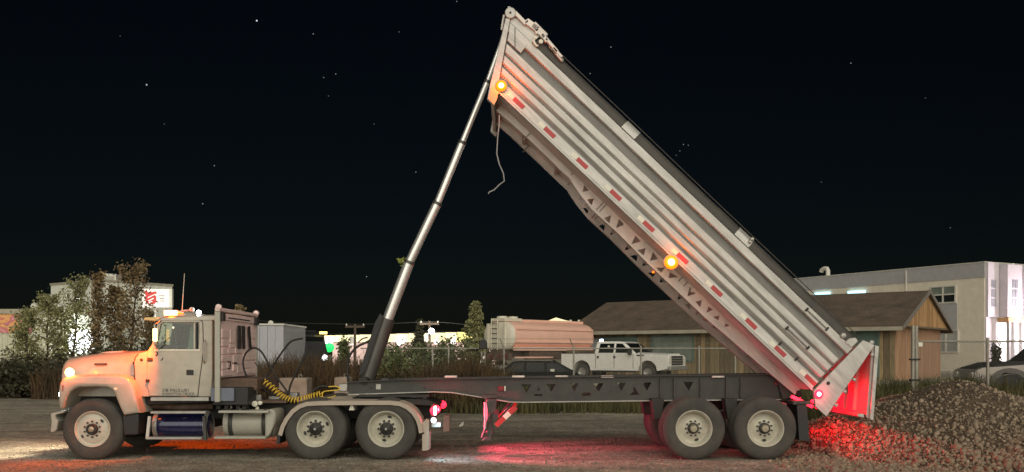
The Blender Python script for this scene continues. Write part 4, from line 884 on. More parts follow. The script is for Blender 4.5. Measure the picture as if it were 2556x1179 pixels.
def tree(name, label, base, H, spread, nb, nl, ls, lm, seed, low=.2, colm=False, group='trees beside the white building', cat='tree'):
    r = np.random.default_rng(seed); root = thing(name, label, cat, base, group=group); tr = MB(); tips = []
    pts = [Vector((0, 0, -.1))]; 
    for k in range(1, 7): pts.append(Vector((r.normal(0, .02) * H * .5, r.normal(0, .02) * H * .5, H * .92 * k / 6)))
    tr.tube(pts, [H * .016 * (1 - k / 7.5) for k in range(7)], 7)
    part('trunk', tr, m_bark, root, True, smooth=80)
    br = MB()
    for k in range(nb):
        f = low + (1 - low) * (k + r.random()) / nb; f = min(f, .97); i = min(5, int(f / .92 * 6)); p = pts[i].lerp(pts[i+1], min(1, f / .92 * 6 - i))
        az = r.uniform(0, 6.28); shape = (1 - f) ** .7 if not colm else (.55 + .45 * math.sin(f * 3.1)); L = spread * (.35 + .65 * shape) * r.uniform(.7, 1.15)
        el = r.uniform(.35, .9) if not colm else r.uniform(.9, 1.3)
        d_ = Vector((math.cos(az) * math.cos(el), math.sin(az) * math.cos(el), math.sin(el))); q1 = p + d_ * L * .5; q2 = p + d_ * L + Vector((0, 0, L * .12))
        br.tube([p, q1, q2], [H * .006, H * .004, H * .0015], 4, caps=False); tips += [(q1, L * .30), (q2, L * .26), ((q1 + q2) / 2, L * .3)]
    tips.append((pts[-1] + Vector((0, 0, H * .04)), H * .05))
    part('branches', br, m_bark, root, True)
    C = []
    for q, s in tips: C.append(np.array(q)[None] + r.normal(size=(max(3, nl // len(tips)), 3)) * max(s * .8, .09) * np.array([1, 1, 1.1]))
    C = np.concatenate(C); V, Fc = leaves(C, ls, r)
    link('crown', np_mesh('crown', V, Fc, lm), root, True); return root
def gbase(px, d, py=None):
    x = (px - CX) * d / F; y = d - D; return Vector((x, y, gz(x, y)))
TT = [ # px, d, top py, spread, material, kind words
    (68, 44, 776, 1.0, 0, 'low leafy tree in front of the painted mural wall', False), (120, 46, 742, 1.35, 0, 'open branching tree with see-through crown at the mural wall end', False),
    (187, 47, 696, 1.25, 0, 'tall olive tree in front of the bright floodlight', False), (243, 45, 684, .55, 2, 'narrow russet columnar tree before the white building', True),
    (286, 46, 712, .9, 2, 'smaller russet tree between the columnar tree and the tallest tree', False), (330, 45, 664, 1.35, 2, 'tallest russet tree beside the shield sign', False),
    (372, 47, 778, .6, 2, 'russet tree just ahead of the truck cab', False)]
for i, (px, d, tp, sp, mi, lb, cl) in enumerate(TT):
    b = gbase(px, d); H = W(px, tp, d).z - b.z
    tree('leafy_tree', lb, b, H, sp, 30 if not cl else 50, 2700 if not cl else 2800, .068, m_leaf[mi], 20 + i, .12, cl)
def shrub(name, label, base, H, Rx, nl, ls, lm, seed, group=None):
    r = np.random.default_rng(seed); root = thing(name, label, 'shrub', base, group=group); st = MB(); C = []
    for k in range(9):
        az = r.uniform(0, 6.28); q = Vector((math.cos(az) * Rx * r.uniform(.2, .9), math.sin(az) * Rx * r.uniform(.2, .9), H * r.uniform(.5, .95)))
        st.tube([Vector((0, 0, -.05)), q * .5 + Vector((0, 0, .1)), q], [.03, .02, .008], 5)
        for f in (.45, .75, 1): C.append(np.array(q * f)[None] + r.normal(size=(nl // 27, 3)) * np.array([Rx * .25, Rx * .25, H * .13]))
    part('stems', st, m_bark, root, True); V, Fc = leaves(np.concatenate(C), ls, r); V[:, 2] = np.maximum(V[:, 2], 0)
    link('foliage', np_mesh('foliage', V, Fc, lm), root, True); return root
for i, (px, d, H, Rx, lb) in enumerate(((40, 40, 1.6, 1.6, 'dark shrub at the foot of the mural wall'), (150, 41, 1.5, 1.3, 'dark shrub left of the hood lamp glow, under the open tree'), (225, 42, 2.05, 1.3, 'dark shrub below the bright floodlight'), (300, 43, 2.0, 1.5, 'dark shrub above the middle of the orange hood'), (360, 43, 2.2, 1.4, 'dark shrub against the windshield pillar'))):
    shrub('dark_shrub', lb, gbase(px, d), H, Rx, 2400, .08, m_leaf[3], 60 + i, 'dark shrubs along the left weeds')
shrub('leafy_shrub', 'green shrub with pale leaves right of the hoist cylinder foot', gbase(978, 31), 1.75, .75, 2600, .05, m_leaf[1], 70)
for i, (px, d, H, Rx, lb) in enumerate(((985, 60, 1.9, 1.0, 'far bush under the pale yellow canopy beside the hoist'), (1052, 60, 1.9, 1.0, 'far bush under the pale yellow canopy below the streetlight'), (1120, 60, 2.1, 1.3, 'far bush under the pale yellow canopy near the tank'), (862, 62, 2.2, .5, 'small upright far bush by the green signal glow'))):
    shrub('far_bush', lb, gbase(px, d), H, Rx, 1500, .1, m_leaf[1], 80 + i, 'bushes before the canopy')
shrub('dark_bush', 'small dark bush at the foot of the lit storefront', gbase(2489, 62), 2.0, .35, 1500, .07, m_leaf[3], 90)
def conifer(label, px, d, tp, wpx, seed, lm):
    b = gbase(px, d); H = W(px, tp, d).z - b.z; r = np.random.default_rng(seed); root = thing('conifer_tree', label, 'tree', b, group='conifers far behind'); Wd = wpx * d / F / 2
    part('trunk', MB().tube([(0, 0, -.1), (0, 0, H * .95)], [H * .02, .02], 7), m_bark, root, True); C = []; br = MB()
    for k in range(150):
        f = r.uniform(.05, .99); az = r.uniform(0, 6.28); L = Wd * (1 - f) ** .9 * r.uniform(.45, 1.25); e = Vector((math.cos(az) * L, math.sin(az) * L, H * f - L * .12))
        br.tube([Vector((0, 0, H * f)), e], [.03, .01], 4, caps=False)
        for t_ in (.25, .5, .75, .95): C.append(np.array(Vector((0, 0, H * f)).lerp(e, t_))[None] + r.normal(size=(16, 3)) * np.array([.11, .11, .07]))
    part('branches', br, m_bark, root, True); V, Fc = leaves(np.concatenate(C), .11, r); link('crown', np_mesh('crown', V, Fc, lm), root, True)
conifer('pointed conifer standing left of the tank trailer', 1187, 66, 755, 118, 5, m_leaf[0])
conifer('dim conifer behind the bright street lamp', 1048, 100, 798, 60, 6, m_leaf[3])
conifer('dark conifer tip above the cab roof rack', 597, 70, 764, 26, 7, m_leaf[2])
# ================================================================== fences
m_galv = mat('galvanised', (.36, .34, .28), .5, .35, var=.25, scale=6)
m_wire = mat('fence_wire', (.17, .165, .14), .55, .3, var=.2)
def fence(name, label, A, B, posts, h, arms, wire_r=.003, cell=.085):
    """A,B ground points; posts = fractions along"""
    A, B = Vector(A), Vector(B); d_ = (B - A); L = d_.length; u = d_ / L; nrm = Vector((-u.y, u.x, 0))
    root = thing(name, label, 'fence', A)
    G = lambda s, z: A + u * s + Vector((0, 0, z))
    for i, s in enumerate(posts):
        part('post', MB().tube([G(s, -.05), G(s, h + .06)], .042, 10), m_galv, root)
        part('post_cap', MB().lathe([(.05, 0), (.045, .04), (.001, .055)], tuple(G(s, h + .06)), 10, axis='z'), m_galv, root)
        if arms and i in arms: part('barb_arm', MB().bar(G(s, h), G(s, h) + Vector((-.18, -.15, .42)), .03, .03), m_galv, root)
    part('top_rail', MB().tube([G(0, h), G(L, h)], .026, 8), m_galv, root)
    part('tension_wire', MB().tube([G(0, .1), G(L, .1)], .008, 5), m_wire, root)
    if arms:
        for q in (.2, .4): part('barbed_wire', MB().tube([G(0, h + .42 * q / .4) + Vector((-.18 * q / .4, -.15 * q / .4, 0)), G(L * .5, h + .40 * q / .4) + Vector((-.18 * q / .4, -.15 * q / .4, 0)), G(L, h + .42 * q / .4) + Vector((-.18 * q / .4, -.15 * q / .4, 0))], .006, 5), m_wire, root)
    Vs, Fs, k = [], [], 0
    for sg in (1, -1):
        for s in np.arange(-h, L + h, cell):
            s0, s1 = s, s + sg * h; z0, z1 = .06, h
            def clip(sv, zv, so, zo):
                if sv < 0: t_ = (0 - so) / (sv - so); return 0, zo + (zv - zo) * t_
                if sv > L: t_ = (L - so) / (sv - so); return L, zo + (zv - zo) * t_
                return sv, zv
            if (s0 < 0 and s1 < 0) or (s0 > L and s1 > L): continue
            a_ = clip(s0, z0, s1, z1); b_ = clip(s1, z1, s0, z0)
            pa, pb = G(a_[0], a_[1]), G(b_[0], b_[1]); t_ = (pb - pa).normalized(); n1 = nrm * wire_r; n2 = t_.cross(nrm) * wire_r
            for c in (pa, pb): Vs += [c + n1, c - n1 * .5 + n2 * .87, c - n1 * .5 - n2 * .87]
            Fs += [(k, k+1, k+4, k+3), (k+1, k+2, k+5, k+4), (k+2, k, k+3, k+5)]; k += 6
    o = link('chain_link', np_mesh('chain_link', np.array([tuple(v) for v in Vs]), np.array(Fs), m_wire), root); o['kind'] = 'stuff'
    return root
dF = 42.0
def fx(px): return (px - CX) * dF / F
A = (fx(900), dF - D, 0); posts = [fx(p) - fx(900) for p in (968, 1080, 1120, 1258, 1432, 1600, 1745, 1835, 1990)]
fence('chain_link_fence', 'galvanised chain-link fence with barbed wire in front of the white pickup', A, (fx(2060), dF - D, 0), posts, 2.03, (3, 4, 5))
fence('chain_link_fence', 'chain-link fence on the far side of the gravel heap before the grey vehicle', (X(2276, 12.5), 12.5, 0), (X(2276, 12.5) + 7.5, 10.2, 0), [0.02, .12, 2.05, 4.6, 7.2], 2.15, None)
gp = thing('gate_post', 'dark gate post with two pale round lamps left of the tank trailer', 'post', (fx(1203), dF - D - .4, 0))
part('post', MB().tube([(0, 0, 0), (0, 0, 1.9)], .05, 10), m_galv, gp, True); part('post', MB().tube([(.13, 0, 0), (.13, 0, 1.9)], .04, 10), m_galv, gp, True)
part('hood_cap', MB().prism([(-.12, 2.0), (.25, 2.0), (.22, 2.35), (.08, 2.42), (-.1, 2.36)], -.1, .1), m_black, gp, True, bevel=.03)
for x_, z_ in ((.1, 1.62), (.0, 1.45)): part('round_lamp', MB().lathe([(.001, -.1), (.07, -.08), (.08, -.03), (.001, .02)], (x_, -.04, z_), 14), m_clear, gp, True)
# concrete blocks
m_conc = mat('old_concrete', (.33, .27, .21), .9, var=.35, scale=3, bump=.3, bscale=25)
for px0, px1, py0, lb in ((693, 768, 944, 'weathered concrete block behind the yellow coiled hose'), (833, 870, 942, 'concrete block behind the hoist cylinder foot, left of it')):
    d = 28; a, b = W(px0, py0, d), W(px1, py0, d); c = thing('concrete_block', lb, 'concrete block', ((a.x + b.x) / 2, d - D + .4, 0), group='concrete blocks behind the truck')
    w_ = (b.x - a.x) / 2; part('block', MB().prism([(-w_, 0), (w_, 0), (w_ * .94, a.z), (-w_ * .94, a.z)], -.4, .4), m_conc, c, True, bevel=.04)
    part('lifting_eye', MB().lathe([(.05, -.015), (.065, 0), (.05, .015), (.035, 0)], (w_ * .3, 0, a.z + .04), 10, closed=True), m_stl, c, True)
# ================================================================== buildings and vehicles behind
m_shing = mat('roof_shingle', (.13, .098, .07), .9, var=.35, scale=1.2, bump=.5, bscale=14, fine=.25)
m_plank = [mat('plank_%s' % n_, c, .8, var=.4, scale=2.2, stretch=(6, 6, .6), bump=.15, bscale=20) for n_, c in (('a', (.50, .30, .13)), ('b', (.40, .23, .10)), ('c', (.56, .33, .15)))]
m_plankd = [mat('board_%s' % n_, c, .8, var=.4, scale=2.2, stretch=(6, 6, .6), bump=.15, bscale=20) for n_, c in (('a', (.26, .20, .11)), ('b', (.34, .25, .13)), ('c', (.17, .13, .075)))]
m_plankr = [mat('redboard_%s' % n_, c, .8, var=.4, scale=1.2, stretch=(4, 4, .5)) for n_, c in (('a', (.47, .28, .165)), ('b', (.44, .255, .15)))]
m_trim = mat('eave_trim', (.36, .33, .25), .7, var=.2)
m_grnp = mat('green_panel', (.12, .18, .15), .7, var=.2)
m_pane = mat('window_glass', (.02, .025, .025), .08, var=.2, spec=.8)
m_panegr = mat('window_glass_curtain', (.19, .23, .19), .35, var=.3, scale=2)
m_win = mat('window_frame_white', (.62, .60, .52), .5, var=.1)
# wooden house: local x along the front wall (to the right), y to the back
HA = R(-37); hx, hy = W(2235, 806, 50).x, 50 - D; HL, HW_, HE, HR_ = 19.4, 9.0, 3.0, 4.80
HS = thing('wooden_house', 'long low wooden house with a brown shingle roof and orange gable end', 'house', (hx, hy, .45), HA)
H = lambda nm, mb, m, p=HS, **k: part(nm, mb, m, p, True, **k)
wl = H('wall', MB().box(-HL, 0, .06, HW_ - .06, -.5, HE - .06), m_plankd[2])
npl = 66; pw = HL / npl
opens = [(-18.6, -17.0), (-14.0, -11.4), (-9.6, -8.4), (-7.6, -6.0), (-3.3, -.9)]
pm = MB().box(0, pw * .92, 0, .05, -.5, HE - .02); pms = [mesh_from('plank', pm, m_) for m_ in m_plankd]
for i in range(npl):
    x = -HL + i * pw
    o = link('plank', pms[rng.integers(3)], HS, True); o.location = (x, rng.uniform(0, .015), 0)
# gable end planks and the wall below
ng = 26; gw = HW_ / ng
for i in range(ng):
    y = i * gw; 
    o = H('plank', MB().box(-.04, .03 + rng.uniform(0, .012), y + .01, y + gw * .94, -.5, HE - .25), m_plankr[rng.integers(2)])
    c = y + gw / 2; zt = HE + (HR_ - HE) * (1 - abs(c - HW_ / 2) / (HW_ / 2)) - .1
    if zt > HE - .1: H('plank', MB().prism([(y + .01, HE - .2), (y + gw * .94, HE - .2), (y + gw * .94, HE + (HR_ - HE) * (1 - abs(y + gw * .94 - HW_ / 2) / (HW_ / 2)) - .06), (y + .01, HE + (HR_ - HE) * (1 - abs(y + .01 - HW_ / 2) / (HW_ / 2)) - .06)], .35, .39 + rng.uniform(0, .012), fn=lambda a, b, yy: (yy, a, b)), m_plank[rng.integers(3)])
H('gable_band', MB().box(.30, .44, -.1, HW_ + .1, HE - .28, HE - .18), m_plankd[2])
H('gable_wall', MB().prism([(.0, HE - .2), (HW_, HE - .2), (HW_ / 2, HR_ - .1)], .0, .34, fn=lambda a, b, y: (y, a, b)), m_plankd[2])
ov, oe = .55, .7; sl = (HR_ - HE) / (HW_ / 2)
for s in (0, 1):
    e0 = -oe if s == 0 else HW_ + oe; ze = HE - oe * sl
    rfo = H('roof', MB().add([(-HL - ov, e0, ze), (ov, e0, ze), (ov, HW_ / 2, HR_), (-HL - ov, HW_ / 2, HR_), (-HL - ov, e0, ze - .14), (ov, e0, ze - .14), (ov, HW_ / 2, HR_ - .14), (-HL - ov, HW_ / 2, HR_ - .14)], [(0, 1, 2, 3), (4, 7, 6, 5), (0, 4, 5, 1), (1, 5, 6, 2), (2, 6, 7, 3), (3, 7, 4, 0)]), m_shing)
    H('fascia', MB().bar((-HL - ov, e0 - (.03 if s == 0 else -.03), ze - .09), (ov, e0 - (.03 if s == 0 else -.03), ze - .09), .05, .2), m_trim, rfo)
    H('barge_board', MB().bar((ov + .03, e0, ze - .05), (ov + .03, HW_ / 2, HR_ - .05), .05, .22), mat('barge_grey', (.20, .18, .15), .7), rfo)
    # shingle courses
    if s == 0:
        for k in range(1, 16):
            f = k / 16; H('shingle_course', MB().bar((-HL - ov, e0 + (HW_ / 2 - e0) * f, ze + (HR_ - ze) * f + .012), (ov, e0 + (HW_ / 2 - e0) * f, ze + (HR_ - ze) * f + .012), .34, .02, (0, -sl, 1)), m_shing, rfo)
def hwin(x0, x1, z0, z1, fm, pmn, bars=1):
    w_ = H('window', MB().prism([(x0 - .1, z0 - .1), (x1 + .1, z0 - .1), (x1 + .1, z1 + .1), (x0 - .1, z1 + .1)], -.06, .03, [[(x0, z0), (x1, z0), (x1, z1), (x0, z1)]]), fm)
    for b_ in range(bars + 1):
        a0 = x0 + (x1 - x0) * b_ / (bars + 1); a1 = x0 + (x1 - x0) * (b_ + 1) / (bars + 1); H('pane', MB().box(a0 + .02, a1 - .02, -.03, -.01, z0, z1), pmn, w_)
hwin(-14.0, -11.4, 1.0, 2.35, m_grnp, m_panegr); hwin(-17.6, -15.2, 1.0, 2.3, m_grnp, m_grnp, 2); hwin(-7.6, -6.6, .9, 2.4, m_grnp, m_pane, 0); hwin(-6.0, -3.8, .9, 2.4, m_grnp, m_pane); hwin(-2.9, -.9, .2, 2.5, m_grnp, m_grnp, 1)
H('notice_board', MB().box(-18.6, -17.4, -.06, -.02, 1.6, 2.3), mat('notice', (.35, .36, .36), .6))
H('wall_lamp', MB().box(-15.1, -14.7, -.25, 0, 2.5, 2.75), m_black, bevel=.03)
H('corner_post', MB().box(.04, .12, 3.6, 3.75, -.5, HE - .28), m_plankd[2])
# pole bundle by the house corner
pb = thing('pole_bundle', 'two grey poles strapped together in front of the wooden house corner', 'pole', (X(2283, 12.0), 12.0, 0))
for dx in (-.06, .06): part('pole', MB().tube([(dx, 0, 0), (dx * .8, 0, 2.6)], .055, 10), m_galv, pb, True)
for z_ in (1.0, 1.6): part('strap', MB().box(-.14, .14, -.07, .07, z_, z_ + .05), m_dark, pb, True)
part('sign_tag', MB().box(.08, .2, -.08, -.06, 2.0, 2.12), m_tapew, pb, True)
# commercial building
m_stucco = mat('beige_stucco', (.74, .68, .55), .9, var=.12, scale=2, bump=.1, bscale=30)
m_grey = mat('grey_cladding', (.40, .39, .39), .8, var=.12, scale=2)
m_pink = mat('pale_cladding', (.62, .56, .60), .7, var=.1, scale=2)
c0 = W(2457, 655, 75); c1 = W(1985, 697, 91.7); ang = math.atan2(c1.y - c0.y, c1.x - c0.x)
BH = c0.z - .45; LB = 32.0
CB = thing('commercial_building', 'two-storey beige building with a grey parapet and lit pale front at the far right', 'building', (c0.x, c0.y, .45), ang)
# local x runs back along the left wall, local -y... the front runs to the right
K = lambda nm, mb, m, p=CB, **k: part(nm, mb, m, p, True, **k)
K('wall', MB().box(0, LB, -16, 0, -.5, BH - 1.15), m_stucco)
K('parapet', MB().box(-.05, LB + .05, -16.05, .05, BH - 1.15, BH), m_grey)
K('parapet_cap', MB().box(-.1, LB + .1, -16.1, .1, BH, BH + .06), m_win)
def spos(px):   # distance along the left wall for a picture column
    k = (px - CX) / F; dx, dy = math.cos(ang), math.sin(ang); return (k * (c0.y + D) - c0.x) / (dx - k * dy)
def wz(py, s): dd = c0.y + D + math.sin(ang) * s; return CH + (HY - py) * dd / F - .45
def cwin(p0, p1, q0, q1, panes_top, panes_bot):
    s1, s0 = spos(p0), spos(p1); sm_ = (s0 + s1) / 2; z1, z0 = wz(q0, sm_), wz(q1, sm_)
    w_ = K('window', MB().prism([(s0, z0), (s1, z0), (s1, z1), (s0, z1)], .0, .12, [[(s0 + .12, z0 + .1), (s1 - .12, z0 + .1), (s1 - .12, z1 - .1), (s0 + .12, z1 - .1)]]), m_win)
    K('mullion', MB().box(sm_ - .06, sm_ + .06, .0, .10, z0 + .1, z1 - .1), m_win, w_); zm = (z0 + z1) / 2; K('mullion', MB().box(s0 + .12, s1 - .12, .0, .09, zm - .05, zm + .05), m_win, w_)
    for a, b in ((s0 + .12, sm_ - .06), (sm_ + .06, s1 - .12)):
        K('pane', MB().box(a, b, .02, .03, zm + .05, z1 - .1), panes_top, w_); K('pane', MB().box(a, b, .02, .03, z0 + .1, zm - .05), panes_bot, w_)
cwin(2322, 2388, 714, 758, m_panegr, m_pane)
cwin(2330, 2394, 823, 881, mat('blinds', (.42, .42, .38), .7), mat('blinds_low', (.36, .36, .33), .7))
s1, s0 = spos(2332), spos(2390); K('infill_panel', MB().box(s0, s1, .0, .06, wz(822, (s0+s1)/2), wz(759, (s0+s1)/2)), m_grey)
sp = spos(2264); K('downpipe', MB().tube([(sp, .12, BH - .1), (sp, .12, wz(728, sp))], .06, 8), m_win)
for px in (2054, 2140): s_ = spos(px); K('wall_light', MB().box(s_ - .9, s_ + .9, .06, .2, wz(734 if px < 2100 else 730, s_) - .1, wz(734 if px < 2100 else 730, s_) + .12), emat('cyan_tube', (.45, .85, 1.0), 1.6))
s_ = spos(2055); K('roof_vent', MB().tube([(s_, -.6, BH), (s_, -.6, BH + .55), (s_ + .1, -.6, BH + .75), (s_ + .4, -.6, BH + .8), (s_ + .7, -.6, BH + .7), (s_ + .8, -.6, BH + .5)], .2, 10), m_win, smooth=80)
# front: local -y direction is to the right; x=0 plane
e_shop = emat('lit_shopfront', (1.0, .93, .90), 1.6); e_shopp = emat('lit_shop_ceiling', (1.0, .55, .25), .7)
for y0, y1, xo, top in ((-.1, -1.45, .25, .0), (-1.55, -3.4, .9, -.15), (-3.6, -5.2, .9, -.4), (-5.4, -7.5, .5, -.5)):
    p = K('front_panel', MB().box(-xo, 0, y0, y1, 4.2, BH + top), m_pink)
    cy = (y0 + y1) / 2; hwid = abs(y1 - y0) * .2
    for r_ in range(3):
        for c_ in (-1, 1):
            K('pane', MB().box(-xo - .03, -xo - .005, cy + c_ * hwid * .52 - hwid * .45, cy + c_ * hwid * .52 + hwid * .45, 5.0 + r_ * .72, 5.6 + r_ * .72), mat('cool_glass', (.30, .30, .33), .3) if r_ + c_ == -1 and 'cool_glass' not in bpy.data.materials else bpy.data.materials.get('cool_glass') or m_pane, p)
K('canopy', MB().box(-1.0, 0, -16, -1.5, 3.85, 4.15), m_plank[2])
K('corner_wall', MB().box(-.12, 0, -1.45, -.05, -.4, 4.2), m_pink)
sg = K('shopfront', MB().box(-.05, -.02, -16, -1.6, .0, 3.8), e_shop)
for y in (-1.7, -2.3, -3.3, -4.1, -5.1, -6.2): K('column', MB().box(-1.0, -.75, y - .12, y + .12, -.4, 4.0), m_grey)
K('canopy_soffit', MB().box(-.98, -.1, -16, -1.55, 3.80, 3.845), m_plank[2])
K('canopy_lamp', MB().box(-2.1, -1.0, -3.56, -3.44, 3.88, 3.96), m_grey); K('canopy_lamp', MB().box(-2.4, -2.05, -3.7, -3.3, 3.85, 4.0), e_shop)  # arm and lamp added to carry the extra light on the front
glow('POINT', tuple(Matrix.LocRotScale(CB.location, CB.rotation_euler, None) @ Vector((-2.7, -3.5, 3.9))), (1.0, .86, .95), 1100, CB, .3)
# white building with the rooftop unit, left
m_whitew = mat('white_steel_wall', (.74, .75, .64), .7, var=.1, scale=2)
k0 = W(250, 703, 70); k1 = W(127, 718, 74); k2 = W(430, 722, 75)
WB = thing('white_building', 'tall white flat-roofed building behind the trees and the shield sign', 'building', (k0.x, k0.y, .45))
a1 = Vector((k1.x - k0.x, k1.y - k0.y)); a2 = Vector((k2.x - k0.x, k2.y - k0.y)); zT = k0.z - .45
q = [Vector((0, 0)), a2, a1 + a2, a1]
part('wall', MB().loft([[(p.x, p.y, -.5) for p in q], [(p.x, p.y, zT) for p in q]]), m_whitew, WB, True, smooth=0)
cen = (a1 + a2) / 2; part('roof_trim', MB().loft([[(cen.x + (p.x - cen.x) * 1.02, cen.y + (p.y - cen.y) * 1.02, zT) for p in q], [(cen.x + (p.x - cen.x) * 1.02, cen.y + (p.y - cen.y) * 1.02, zT + .15) for p in q]]), m_trim, WB, True, smooth=0)
ru = W(268, 700, 72) - Vector((k0.x, k0.y, .45))
part('rooftop_unit', MB().prism([(-.85, 0), (.85, 0), (.85, .55), (-.45, .62)], -.5, .5, fn=lambda a, b, y: (ru.x + a, ru.y + y, zT + .1 + b)), m_win, WB, True)
part('unit_louvre', MB().box(ru.x - .1, ru.x + .7, ru.y - .53, ru.y - .5, zT + .2, zT + .5), m_galv, WB, True)
for i in range(9): part('wall_rib', MB().bar(Vector((a2.x * i / 9 + .0, a2.y * i / 9, -.4)) + Vector((.02, -.03, 0)), Vector((a2.x * i / 9, a2.y * i / 9, zT - .05)) + Vector((.02, -.03, 0)), .05, .05), m_whitew, WB, True)
part('wall_rib', MB().bar(Vector((-.03, -.05, -.4)), Vector((-.03, -.05, zT)), .1, .1), m_trim, WB, True)
# shield sign
sgd = 58; s0_ = W(357, 768, sgd); s1_ = W(424, 722, sgd)
SG = thing('shield_sign', 'white pole sign with a red shield emblem above the truck cab', 'sign', (W(388, 768, sgd).x, sgd - D, .45))
lx0, lx1 = s0_.x - SG.location.x, s1_.x - SG.location.x; z0, z1 = s0_.z - .45, s1_.z - .45
part('sign_board', MB().box(lx0, lx1, -.12, .12, z0, z1), emat('sign_face', (.85, .74, .68), .2), SG, True, bevel=.02)
part('sign_side', MB().box(lx1, lx1 + .16, -.1, .14, z0, z1), m_win, SG, True)
part('sign_pole', MB().tube([(0, 0, -.1), (0, 0, z0)], .07, 10), m_win, SG, True)
def sg_(px, py): p = W(px, py, sgd); return (p.x - SG.location.x, p.z - .45)
shield = [(361, 731), (365, 726), (373, 731), (378, 727), (381, 730), (392, 728), (393, 733), (388, 738), (392, 740), (392, 755), (388, 759), (378, 761), (370, 759), (365, 753), (363, 741), (367, 739)]
m_shr = emat('shield_red', (.50, .03, .03), .12)
part('red_shield', MB().prism([sg_(*p) for p in shield], -.135, -.121), m_shr, SG, True)
for a, b, w_ in (((371, 744), (390, 735), .055), ((372, 752), (386, 745), .06), ((374, 756), (382, 753), .08)):
    p, q_ = sg_(*a), sg_(*b); part('shield_stroke', MB().bar((p[0], -.138, p[1]), (q_[0], -.138, q_[1]), .01, w_), emat('stroke_pale', (.85, .74, .68), .2), SG, True)
for i, (a, b) in enumerate(((399, 413), (401, 412), (401, 412))):
    y_ = 738 + 6.5 * i
    for j in range(4): p0, p1 = sg_(a + (b - a) * j / 4, y_), sg_(a + (b - a) * (j + .75) / 4, y_ + 2.2); part('sign_lettering', MB().box(p0[0], p1[0], -.125, -.121, p1[1], p0[1]), m_ink, SG, True)
# mural building
MBd = 52; p0, p1 = W(-120, 768, MBd), W(182, 775, MBd)
MU = thing('mural_building', 'pale metal-clad building with an orange mural panel at the far left edge', 'building', (p0.x, p0.y, .45)); ln = p1.x - p0.x; ht = W(0, 772, MBd).z - .45
part('wall', MB().box(0, ln, .04, 8, -.5, ht - .25), m_whitew, MU, True)
pmu = mesh_from('wall_panel', MB().prism([(0, -.5), (.26, -.5), (.26, ht - .27), (0, ht - .27)], 0, .035), mat('pale_cladding_green', (.58, .57, .42), .7, var=.12, scale=3))
for i in range(int(ln / .3)): o = link('wall_panel', pmu, MU, True); o.location = (i * .3, 0, 0)
part('eave', MB().box(-.1, ln + .1, -.15, 8.1, ht - .25, ht), m_trim, MU, True); 
mm = bpy.data.materials.new('mural_paint'); mm.use_nodes = True; t = mm.node_tree; b = t.nodes['Principled BSDF']; co = t.nodes.new('ShaderNodeTexCoord')
wv = t.nodes.new('ShaderNodeTexNoise'); wv.inputs['Scale'].default_value = 1.1; wv.inputs['Detail'].default_value = 1.5; wv.inputs['Distortion'].default_value = 1.6; t.links.new(co.outputs['Object'], wv.inputs[0])
rp = t.nodes.new('ShaderNodeValToRGB'); els = rp.color_ramp.elements; els[0].position = .25; els[0].color = (.42, .09, .03, 1); els[1].position = .8; els[1].color = (.75, .48, .22, 1)
for ps, c in ((.4, (.62, .22, .06, 1)), (.5, (.80, .42, .15, 1)), (.56, (.55, .16, .10, 1)), (.62, (.55, .18, .32, 1)), (.68, (.80, .38, .18, 1))): e = els.new(ps); e.color = c
t.links.new(wv.outputs['Fac'], rp.inputs[0]); t.links.new(rp.outputs[0], b.inputs['Base Color'])
zz0 = W(0, 831, MBd).z - .45; zz1 = W(0, 778, MBd).z - .45
part('mural_panel', MB().box(.1, W(80, 800, MBd).x - p0.x, -.06, -.01, zz0, zz1), mm, MU, True); part('roof_vent', MB().lathe([(.18, 0), (.2, .2), (.12, .32), (.001, .36)], (W(79, 770, MBd).x - p0.x, .3, ht), 12, axis='z'), m_win, MU, True)
# floodlights behind the trees
FLm = thing('floodlight_mast', 'mast with a cluster of blazing white floodlights behind the left trees', 'floodlight', gbase(203, 50)); fz = W(203, 845, 50).z - .45
part('mast', MB().tube([(0, .3, 0), (0, .3, fz + .5)], .07, 10), m_galv, FLm, True)
e_flood = emat('flood_white', (.92, .97, 1.0), 4)
for i, (dx, dz, w_, h_) in enumerate(((-.36, -.02, .34, .30), (.30, .08, .36, .36), (-.30, -.55, .36, .22), (.36, -.52, .34, .22))):
    f = part('floodlight', MB().box(dx - w_ - .03, dx + w_ + .03, 0, .2, fz + dz - h_ - .03, fz + dz + h_ + .03), m_dark, FLm, True, bevel=.04); part('lens', MB().rprism([(dx - w_, fz + dz - h_), (dx + w_, fz + dz - h_), (dx + w_, fz + dz + h_), (dx - w_, fz + dz + h_)], -.06, -.002, .05, 3), e_flood, f, True)
o = glow('SPOT', (0, -.3, fz), (.95, .97, 1.0), 2200, FLm, .4, aim=(.5, -12, -2.5 + fz), cone=150, blend=.8); o.matrix_parent_inverse = Matrix.Identity(4)
# rear head added to the mast only to light the white building
part('floodlight', MB().box(-.4, .4, .45, .6, fz - .25, fz + .25), m_dark, FLm, True, bevel=.03); part('lens', MB().box(-.36, .36, .602, .63, fz - .21, fz + .21), e_flood, FLm, True)
o = glow('SPOT', (0, .75, fz), (.95, 1.0, .92), 1100, FLm, .3, aim=(-4, 20, fz + 1.5), cone=110, blend=.8); o.matrix_parent_inverse = Matrix.Identity(4)
